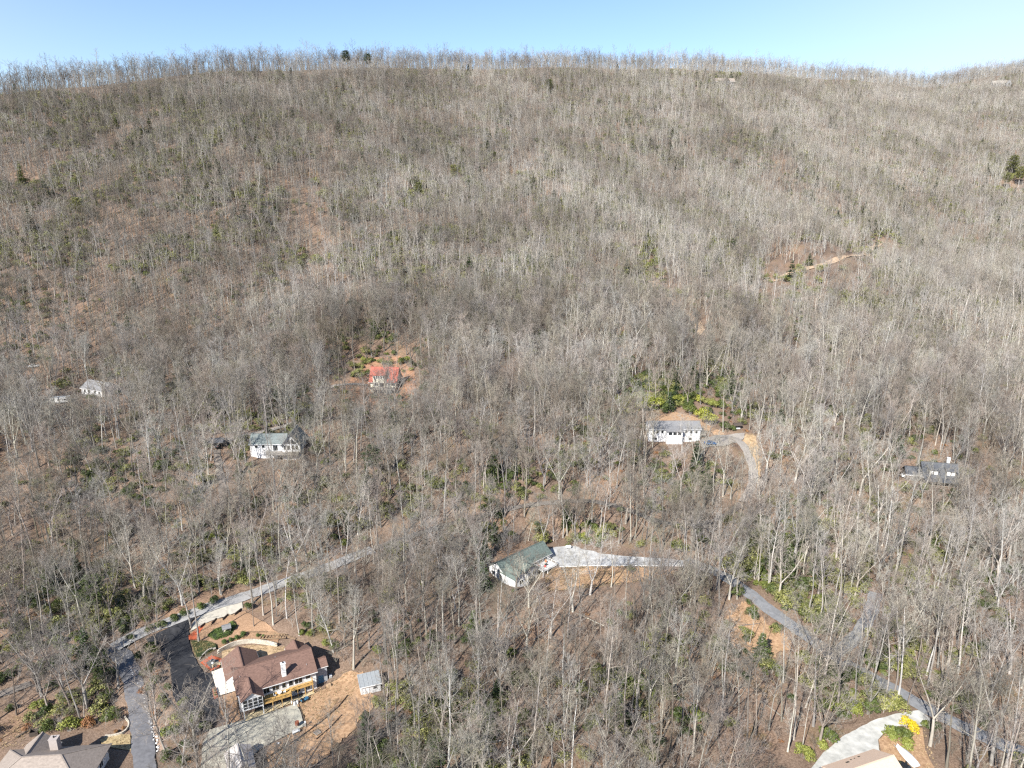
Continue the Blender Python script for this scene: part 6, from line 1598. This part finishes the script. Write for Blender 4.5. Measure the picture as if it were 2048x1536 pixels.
NAMED = [  # px, py, radius, material, label
    (142, 1462, 2.9, BRIGHT, 'large yellow-green shrub behind the grey hip-roofed house'), (100, 1462, 2.3, LAUREL, 'dark green shrub left of the large yellow-green shrub'), (178, 1452, 2.0, RUST, 'russet shrub right of the large yellow-green shrub'),
    (80, 1420, 2.0, BRIGHT, 'pale yellow-green bush above the large yellow-green shrub'), (205, 1440, 1.7, LAUREL, 'olive shrub beside the curved stone bed'), (215, 1395, 1.9, LAUREL, 'dark shrub left of the neighbour drive'), (232, 1465, .7, RUST, 'small brown bush inside the curved stone bed'), (246, 1458, .6, RUST, 'small russet bush at the right of the curved stone bed'),
    (290, 1340, 1.9, BRIGHT, 'yellow-green bush at the head of the hedge bank'), (288, 1380, 1.6, RUST, 'russet bush beside the white rocks'), (310, 1365, 1.8, LAUREL, 'olive bush in the hedge bank behind the yellow-green one'), (365, 1412, 1.6, BRIGHT, 'bright green bush at the edge of the black driveway'),
    (384, 1440, 2.4, LAUREL, 'large dark round bush throwing shade on the lower driveway'), (360, 1442, 2.1, LAUREL, 'dark bush left of the large round one by the driveway'), (330, 1470, 1.6, BRIGHT, 'yellow-green bush in the middle of the hedge bank'), (338, 1378, 1.3, LAUREL, 'dark narrow bush along the black driveway'), (410, 1460, 1.7, LAUREL, 'dark bush beside the end of the black driveway'),
    (306, 1332, 1.3, LAUREL, 'dark bush at the top of the hedge bank near the driveway'), (316, 1350, 1.3, RUST, 'russet bush high in the hedge bank'), (300, 1372, 1.5, LAUREL, 'grey-green bush low in the hedge bank by the white rocks'), (318, 1402, 1.7, LAUREL, 'olive bush halfway down the hedge bank'), (328, 1412, 1.5, LAUREL, 'dark bush halfway down the hedge bank on the driveway side'), (312, 1430, 1.5, RUST, 'brown bush halfway down the hedge bank by the rocks'), (350, 1468, 1.9, LAUREL, 'dark bush low in the hedge bank near the gravel court'), (375, 1490, 1.9, LAUREL, 'dark green bush between the hedge bank and the gravel court'), (330, 1515, 1.8, LAUREL, 'olive bush at the bottom of the hedge bank'), (365, 1528, 1.9, LAUREL, 'dark bush at the bottom edge left of the outbuilding'),
    (612, 1258, 1.6, LAUREL, 'dark green bush behind the timber steps'), (600, 1268, 1.3, BRIGHT, 'yellow-green bush beside the timber steps'), (622, 1272, 1.5, BRIGHT, 'pale green bush right of the timber steps'), (652, 1290, 1.5, BRIGHT, 'yellow-green bush at the right end of the brown-roofed house'), (672, 1300, 1.8, LAUREL, 'grey-green shrub behind the right end of the brown-roofed house'), (560, 1205, 1.3, BRIGHT, 'small yellow-green bush below the grey lane'), (640, 1255, 2.2, LAUREL, 'wide olive shrub in the woods behind the timber steps'),
    (300, 1262, 1.7, LAUREL, 'dark laurel at the start of the roadside row'), (322, 1256, 1.8, LAUREL, 'dark laurel second in the roadside row'), (345, 1243, 1.9, LAUREL, 'dark laurel third in the roadside row'), (372, 1228, 1.8, LAUREL, 'dark laurel fourth in the roadside row'), (402, 1215, 1.7, LAUREL, 'dark laurel fifth in the roadside row'), (430, 1205, 1.9, LAUREL, 'dark laurel at the right end of the roadside row'), (262, 1275, 1.5, LAUREL, 'small dark laurel at the left end of the roadside row'),
    (735, 1532, 2.3, BRIGHT, 'yellow-green shrub at the bottom edge below the bare yard'), (705, 1545, 1.8, BRIGHT, 'lower yellow-green shrub at the bottom edge below the bare yard'), (790, 1540, 2.6, LAUREL, 'big dark evergreen shrub at the bottom edge, left of centre'), (830, 1535, 2.4, LAUREL, 'dark evergreen shrub at the bottom edge beside the big one'), (868, 1480, 2.4, LAUREL, 'dark laurel at the foot of the wide-crowned tree'), (905, 1462, 2.3, LAUREL, 'dark laurel right of the wide-crowned tree'), (880, 1440, 2.0, BRIGHT, 'yellow-green laurel among the dark ones at bottom centre'), (945, 1440, 2.2, LAUREL, 'grey-green laurel in the thicket at bottom centre'), (985, 1425, 2.0, LAUREL, 'small dark laurel at the right of the bottom thicket'), (930, 1400, 2.4, LAUREL, 'dark laurel at the back of the bottom thicket'), (895, 1405, 2.2, LAUREL, 'dark laurel at the back left of the bottom thicket'),
    (1655, 1425, 2.3, LAUREL, 'olive rhododendron at the left end of the bank above the concrete drive'), (1680, 1415, 2.2, BRIGHT, 'green rhododendron second along the bank above the concrete drive'), (1705, 1428, 2.3, BRIGHT, 'bright green rhododendron in the middle of the bank above the concrete drive'), (1738, 1425, 2.2, LAUREL, 'tall olive rhododendron on the bank above the concrete drive'), (1690, 1440, 1.5, LAUREL, 'low rhododendron in front of the bank row'), (1752, 1405, 1.9, LAUREL, 'rhododendron at the right end of the bank above the concrete drive'), (1785, 1417, 1.8, BRIGHT, 'yellow-green shrub at the foot of the paired trunks by the lane'), (1655, 1480, 1.9, LAUREL, 'dark bush by the upper edge of the concrete drive'), (1648, 1492, 1.5, BRIGHT, 'green bush by the lower edge of the concrete drive'), (1605, 1515, 1.9, BRIGHT, 'round green bush left of the tan-roofed house'),
    (1783, 1477, 2.0, BRIGHT, 'green shrub at the left end of the lawn island'), (1803, 1482, 1.9, LAUREL, 'olive shrub in the middle of the lawn island'), (1822, 1496, 1.8, BRIGHT, 'green shrub beside the covered boat'), (1668, 1352, 2.0, LAUREL, 'laurel in front of the road fork'), (1745, 1335, 2.2, LAUREL, 'laurel on the right corner of the road fork'), (1490, 1362, 1.7, LAUREL, 'dark laurel in the open woods left of the road fork'), (1640, 1268, 1.8, BRIGHT, 'pale green laurel above the lane before the fork'), (1605, 1232, 2.1, BRIGHT, 'yellow-green laurel thicket above the lane'), (1575, 1215, 2.0, LAUREL, 'olive laurel above the bend of the lane'), (1545, 1185, 1.9, BRIGHT, 'light green laurel where the lane leaves the white gravel'),
    (1230, 832, 2.3, LAUREL, 'green laurel at the left end of the row behind the white house'), (1255, 830, 2.4, BRIGHT, 'yellow laurel second behind the white house'), (1285, 822, 2.6, BRIGHT, 'bright yellow-green laurel third behind the white house'), (1312, 820, 2.7, BRIGHT, 'brightest yellow-green laurel behind the middle of the white house'), (1338, 822, 2.2, LAUREL, 'dark laurel behind the roof of the white house'), (1382, 828, 2.1, LAUREL, 'green laurel above the orange bank'), (1405, 836, 2.6, BRIGHT, 'tall yellow-green laurel at the right of the orange bank'), (1418, 850, 2.4, BRIGHT, 'low yellow-green laurel at the right of the white house'), (1452, 856, 1.9, LAUREL, 'green laurel beside the white house parking'), (1330, 800, 2.4, LAUREL, 'dark laurel uphill of the white house'), (1380, 800, 2.2, LAUREL, 'olive laurel uphill right of the white house'),
    (1160, 1080, 1.9, LAUREL, 'green bush above the white gravel drive'), (1172, 1075, 1.8, BRIGHT, 'light green bush behind the one above the white gravel'), (1198, 1095, 1.6, LAUREL, 'round bush at the edge of the white gravel drive'), (1100, 1085, .9, LAUREL, 'small dark bush behind the green-roofed house'), (1350, 1000, 2.0, BRIGHT, 'bright shrub below the white house drive'), (1375, 985, 2.0, LAUREL, 'green shrub below the white house near the dark conifer'),
    (730, 722, 2.2, BRIGHT, 'bright green shrub behind the red-roofed house'), (815, 722, 2.2, BRIGHT, 'yellow-green shrub right of the red-roofed house'), (800, 860, 2.8, LAUREL, 'dark evergreen thicket below the red-roofed house'), (812, 885, 2.4, LAUREL, 'lower dark evergreen thicket below the red-roofed house')]
for i, (px, py, r, m_, lab) in enumerate(NAMED):
    if px > 1600 and py > 1400: r *= 1.3
    if 1200 < px < 1460 and py < 860:
        r *= 1.6; m_ = YELLOWG if m_ is BRIGHT else m_
    shrub(px, py, r, m_, lab, {'laurel': 'laurel_shrub', 'rhodo': 'rhododendron'}.get('laurel' if 'laurel' in lab else 'rhodo' if 'rhodo' in lab else '', 'garden_shrub'), 'shrub', i % 4)
for k in range(13):
    shrub(1222 + k * 18.2 + random.uniform(-5, 5), 806 + random.uniform(-9, 9) + (6 if k > 8 else 0), random.uniform(2.4, 3.3), (LAUREL, YELLOWG, BRIGHT)[k % 3], 'laurel in the upper row on the slope behind the white house, %s from the left' % ('first', 'second', 'third', 'fourth', 'fifth', 'sixth', 'seventh', 'eighth', 'ninth', 'tenth', 'eleventh', 'twelfth', 'thirteenth')[k], 'laurel_shrub', 'shrub', k % 4)
t = shrub(1814, 1458, 2.4, GOLD, 'bright golden-yellow shrub at the mouth of the concrete drive', 'golden_shrub', 'shrub', 1, squash=.95)
# conifers
for (px, py, h, v, lab) in [
        (205, 1362, 14, 0, 'dense dark pine beside the neighbour drive'), (178, 1330, 12, 0, 'olive conifer behind the dense dark pine'), (195, 1245, 15, 2, 'tall thin green pine left of the grey lane'), (748, 965, 15, 2, 'open green pine in the woods below the red-roofed house'), (735, 985, 12, 0, 'dark conifer beside the open green pine'), (1412, 985, 13, 0, 'dark hemlock below the white house'), (1395, 965, 9, 3, 'smaller conifer beside the dark hemlock'),
        (603, 1008, 8, 3, 'small bushy green conifer above the lane'), (1134, 1052, 10, 1, 'broad dark holly above the white gravel drive'), (970, 1118, 9, 1, 'dark conifer left of the green-roofed house'), (990, 1085, 8, 3, 'dark conifer behind the green-roofed house'), (540, 838, 9, 1, 'conifer left of the grey-green-roofed house'), (555, 815, 11, 0, 'dark conifer behind the grey-green-roofed house'),
        (45, 372, 16, 0, 'lone dark pine high on the left mountainside'), (838, 402, 13, 2, 'round yellow-green pine on the middle mountainside'), (908, 362, 13, 2, 'thin yellow-green pine on the upper middle mountainside'), (693, 140, 20, 2, 'dark flat-topped pine on the skyline'), (737, 142, 18, 2, 'dark pine on the skyline right of the flat-topped one'), (1098, 190, 17, 2, 'dark green pine just below the crest'), (1175, 196, 12, 1, 'small dark pine below the crest right of the other'), (2022, 356, 24, 2, 'big yellow-green pine at the right edge'), (2036, 375, 22, 2, 'second yellow-green pine at the right edge'), (2012, 378, 16, 2, 'smallest yellow-green pine at the right edge'),
        (160, 445, 15, 2, 'pale pine on the left mountainside'), (1130, 525, 13, 0, 'dark cone-shaped conifer on the middle slope'), (1068, 575, 13, 0, 'dark conifer on the middle slope'), (1385, 770, 15, 0, 'dark conifer uphill right of the white house'), (1460, 800, 16, 0, 'tall dark conifer behind the white house drive'), (1240, 770, 12, 0, 'dark conifer uphill left of the white house')]:
    big = py < 600
    conifer(px, py, h * (1.1 if big else 1), v, lab, OLIVE if ('yellow-green' in lab or 'pale pine' in lab) else LAUREL if big and 'skyline' not in lab else None)

# the rest of the green: laurel thickets through the woods
GREEN = [((150, 330), 150, 120, .30), ((330, 300), 160, 90, .42), ((950, 560), 180, 110, .50), ((1060, 620), 120, 80, .30), ((1370, 490), 150, 70, .50), ((1480, 500), 120, 60, .38), ((1560, 1170), 120, 100, 1.0), ((1690, 1230), 90, 70, .8), ((1620, 1080), 140, 80, .42), ((1500, 1080), 70, 60, .6), ((850, 1450), 170, 90, .75), ((760, 1300), 160, 100, .32), ((560, 1200), 120, 80, .5), ((180, 1250), 180, 110, .62), ((100, 1380), 110, 70, .7), ((1330, 790), 130, 50, .7), ((1450, 760), 80, 70, .55), ((560, 850), 140, 80, .45), ((440, 840), 60, 50, .5), ((300, 960), 220, 90, .30), ((620, 1040), 150, 70, .30), ((1360, 970), 60, 60, .65), ((1780, 1330), 130, 90, .95), ((1900, 1180), 150, 120, .42), ((1450, 1300), 120, 120, .32), ((1300, 1420), 160, 100, .32), ((1650, 620), 200, 100, .22), ((1820, 640), 150, 60, .38), ((760, 690), 200, 70, .30), ((1180, 1070), 60, 30, .5), ((860, 1010), 160, 70, .4), ((470, 1120), 150, 90, .42), ((1830, 1000), 120, 60, .35), ((680, 300), 250, 60, .2), ((1220, 250), 200, 60, .08), ((60, 700), 120, 100, .25), ((330, 760), 140, 60, .25), ((1200, 900), 120, 60, .25), ((1050, 960), 120, 60, .35), ((1700, 860), 200, 80, .18), ((420, 450), 200, 80, .25), ((1130, 420), 200, 60, .25)]
def to_photo(x, y, z):
    dz = z - CAM_H; de = y * math.cos(PITCH) - dz * math.sin(PITCH); up_ = y * math.sin(PITCH) + dz * math.cos(PITCH)
    return 1024 + FPX * x / de, 768 - FPX * up_ / de
def green_amount(x, y, z):
    u_, v_ = to_photo(x, y, z); g = np.full(x.shape, .045)
    for (c, rx, ry, k) in GREEN: g = np.maximum(g, k * np.exp(-(((u_ - c[0]) / rx) ** 2 + ((v_ - c[1]) / ry) ** 2)))
    return g
X, Y = scatter_points(3.0, -330, 330, 88, 430); Z = ground(X, Y)
ok = ~blocked(X, Y, 1.2) & (rng.uniform(0, 1, X.size) < green_amount(X, Y, Z) * 2.0 * np.sqrt(thin_factor(X, Y)) * np.clip(vnoise(X, Y, 13, 31) * 2.6 - .75, 0, 1.25))
X, Y, Z = X[ok], Y[ok], Z[ok]; n = len(X); print('laurels', n)
scatter('laurel_thickets', 'dark and yellow-green evergreen laurel thickets under the bare trees', 'laurels', np.column_stack([X, Y, Z - .15]), rots(n) * np.array([.5, .5, 1]), rng.uniform(.55, 1.25, n), rng.choice(6, n, p=[.28, .26, .22, .2, .03, .01]), shrub_protos + [conifer_protos[3], conifer_protos[1]])
X, Y = scatter_points(3.6, -330, 330, 88, 430); Z = ground(X, Y)
ok = ~blocked(X, Y, 1.2) & (rng.uniform(0, 1, X.size) < np.maximum(.13, 2.0 * green_amount(X, Y, Z)) * np.sqrt(thin_factor(X, Y)) * np.clip(vnoise(X, Y, 16, 35) * 2.4 - .6, 0, 1.2))
X, Y, Z = X[ok], Y[ok], Z[ok]; n = len(X); print('olive', n)
scatter('olive_undergrowth', 'olive-green leafy undergrowth between the bare trunks', 'undergrowth', np.column_stack([X, Y, Z - .15]), rots(n) * np.array([.5, .5, 1]), rng.uniform(.5, 1.2, n), rng.integers(0, 3, n), olive_protos)
X, Y = scatter_points(5.0, -900, 1200, 430, 1450); Z = ground(X, Y)
ok = (crest_far(X, Y) < 915) & (rng.uniform(0, 1, X.size) < 7.5 * thin_factor(X, Y) * np.maximum(.11, green_amount(X, Y, Z)) * np.clip(vnoise(X, Y, 26, 32) * 2.4 - .65, 0, 1.25))
X, Y, Z = X[ok], Y[ok], Z[ok]; n = len(X); print('far olive', n)
scatter('hillside_evergreens', 'olive evergreen undergrowth scattered through the hillside woods', 'evergreens', np.column_stack([X, Y, Z - .15]), rots(n) * np.array([.5, .5, 1]), rng.uniform(.8, 1.9, n), rng.choice(5, n, p=[.3, .3, .28, .08, .04]), olive_protos + [shrub_protos[1], conifer_protos[3]])
# dry russet brush and beech leaves
X, Y = scatter_points(4.0, -320, 320, 90, 400); Z = ground(X, Y)
ok = ~blocked(X, Y, .3) & (rng.uniform(0, 1, X.size) < .16 * np.clip(vnoise(X, Y, 22, 41) * 2 - .4, 0, 1))
X, Y, Z = X[ok], Y[ok], Z[ok]; n = len(X)
scatter('dry_brush', 'low russet dry brush on the leaf-strewn forest floor', 'brush', np.column_stack([X, Y, Z - .1]), rots(n), rng.uniform(.4, 1.2, n), np.zeros(n, int), [RUST_PROTO])

# dry grass on the yards and banks
def make_tuft(seed):
    g = np.random.default_rng(seed); v, f = [], []
    for i in range(16):
        a = g.uniform(0, 6.28); r = g.uniform(0, .14); h = g.uniform(.14, .38); b = np.array([math.cos(a) * r, math.sin(a) * r, -.03]); w = g.uniform(.015, .03)
        d = np.array([math.cos(a) * h * .6, math.sin(a) * h * .6, h]); s = np.array([-math.sin(a), math.cos(a), 0]) * w
        k = len(v); v += [b - s, b + s, b + d]; f.append((k, k + 1, k + 2))
    return v, f
GRASSM = mat('dry_grass_blades', (0.42, 0.29, 0.15), 0.9, 0.3, 0.4, col2=(0.60, 0.47, 0.29), objvar=0.3)
tufts = [pymesh('tuft_%d' % i, *make_tuft(800 + i), GRASSM) for i in range(3)]
gp_, sp_ = [], []
for pix, step in ((plan([(1108, 1134), (1370, 1136), (1335, 1162), (1240, 1170), (1160, 1178), (1090, 1184), (1090, 1155)]), .42), ([h1(13.4, -2.4), h1(23, 1.6), h1(30, 3), h1(28, -5), h1(24, -10), h1(17, -14.5), h1(8, -20), h1(2, -25), h1(-3, -22), h1(3, -14.8), h1(8.4, -12.8), h1(13.6, -11.8)], .55), ([h1(-2, 16.4), h1(-1.1, 24.2), h1(6, 23.4), h1(12.3, 19.6), h1(19.4, 14), h1(19, 12.3), h1(13.6, 12.4), h1(7, 12.4), h1(7, 16.4)], .5), (plan([(1490, 864), (1516, 868), (1526, 940), (1522, 985), (1508, 975), (1500, 905)]), .5), (plan([(1757, 1480), (1800, 1456), (1848, 1456), (1884, 1560), (1815, 1556), (1762, 1502)]), .6), (plan([(196, 1478), (262, 1466), (264, 1502), (203, 1494)]), .45), (plan([(1440, 1190), (1640, 1310), (1560, 1400), (1450, 1330)]), .8), (plan([(0, 1410), (100, 1410), (60, 1490), (0, 1500)]), .7)):
    P_ = np.array([(q[0], q[1]) for q in pix]); lo, hi = P_.min(0), P_.max(0); m_ = int((hi[0] - lo[0]) * (hi[1] - lo[1]) / step ** 2)
    x, y = rng.uniform(lo[0], hi[0], m_), rng.uniform(lo[1], hi[1], m_)
    k = in_poly(x, y, P_) & (vnoise(x, y, 2.5, 51) > .3); gp_.append(np.column_stack([x[k], y[k]]))
gp_ = np.concatenate(gp_); n = len(gp_); print('tufts', n)
scatter('dry_grass', 'short straw-coloured dry grass on the yards and banks', 'grass', np.column_stack([gp_, ground(gp_[:, 0], gp_[:, 1]) + .04]), rots(n), rng.uniform(.6, 1.3, n), rng.integers(0, 3, n), tufts)
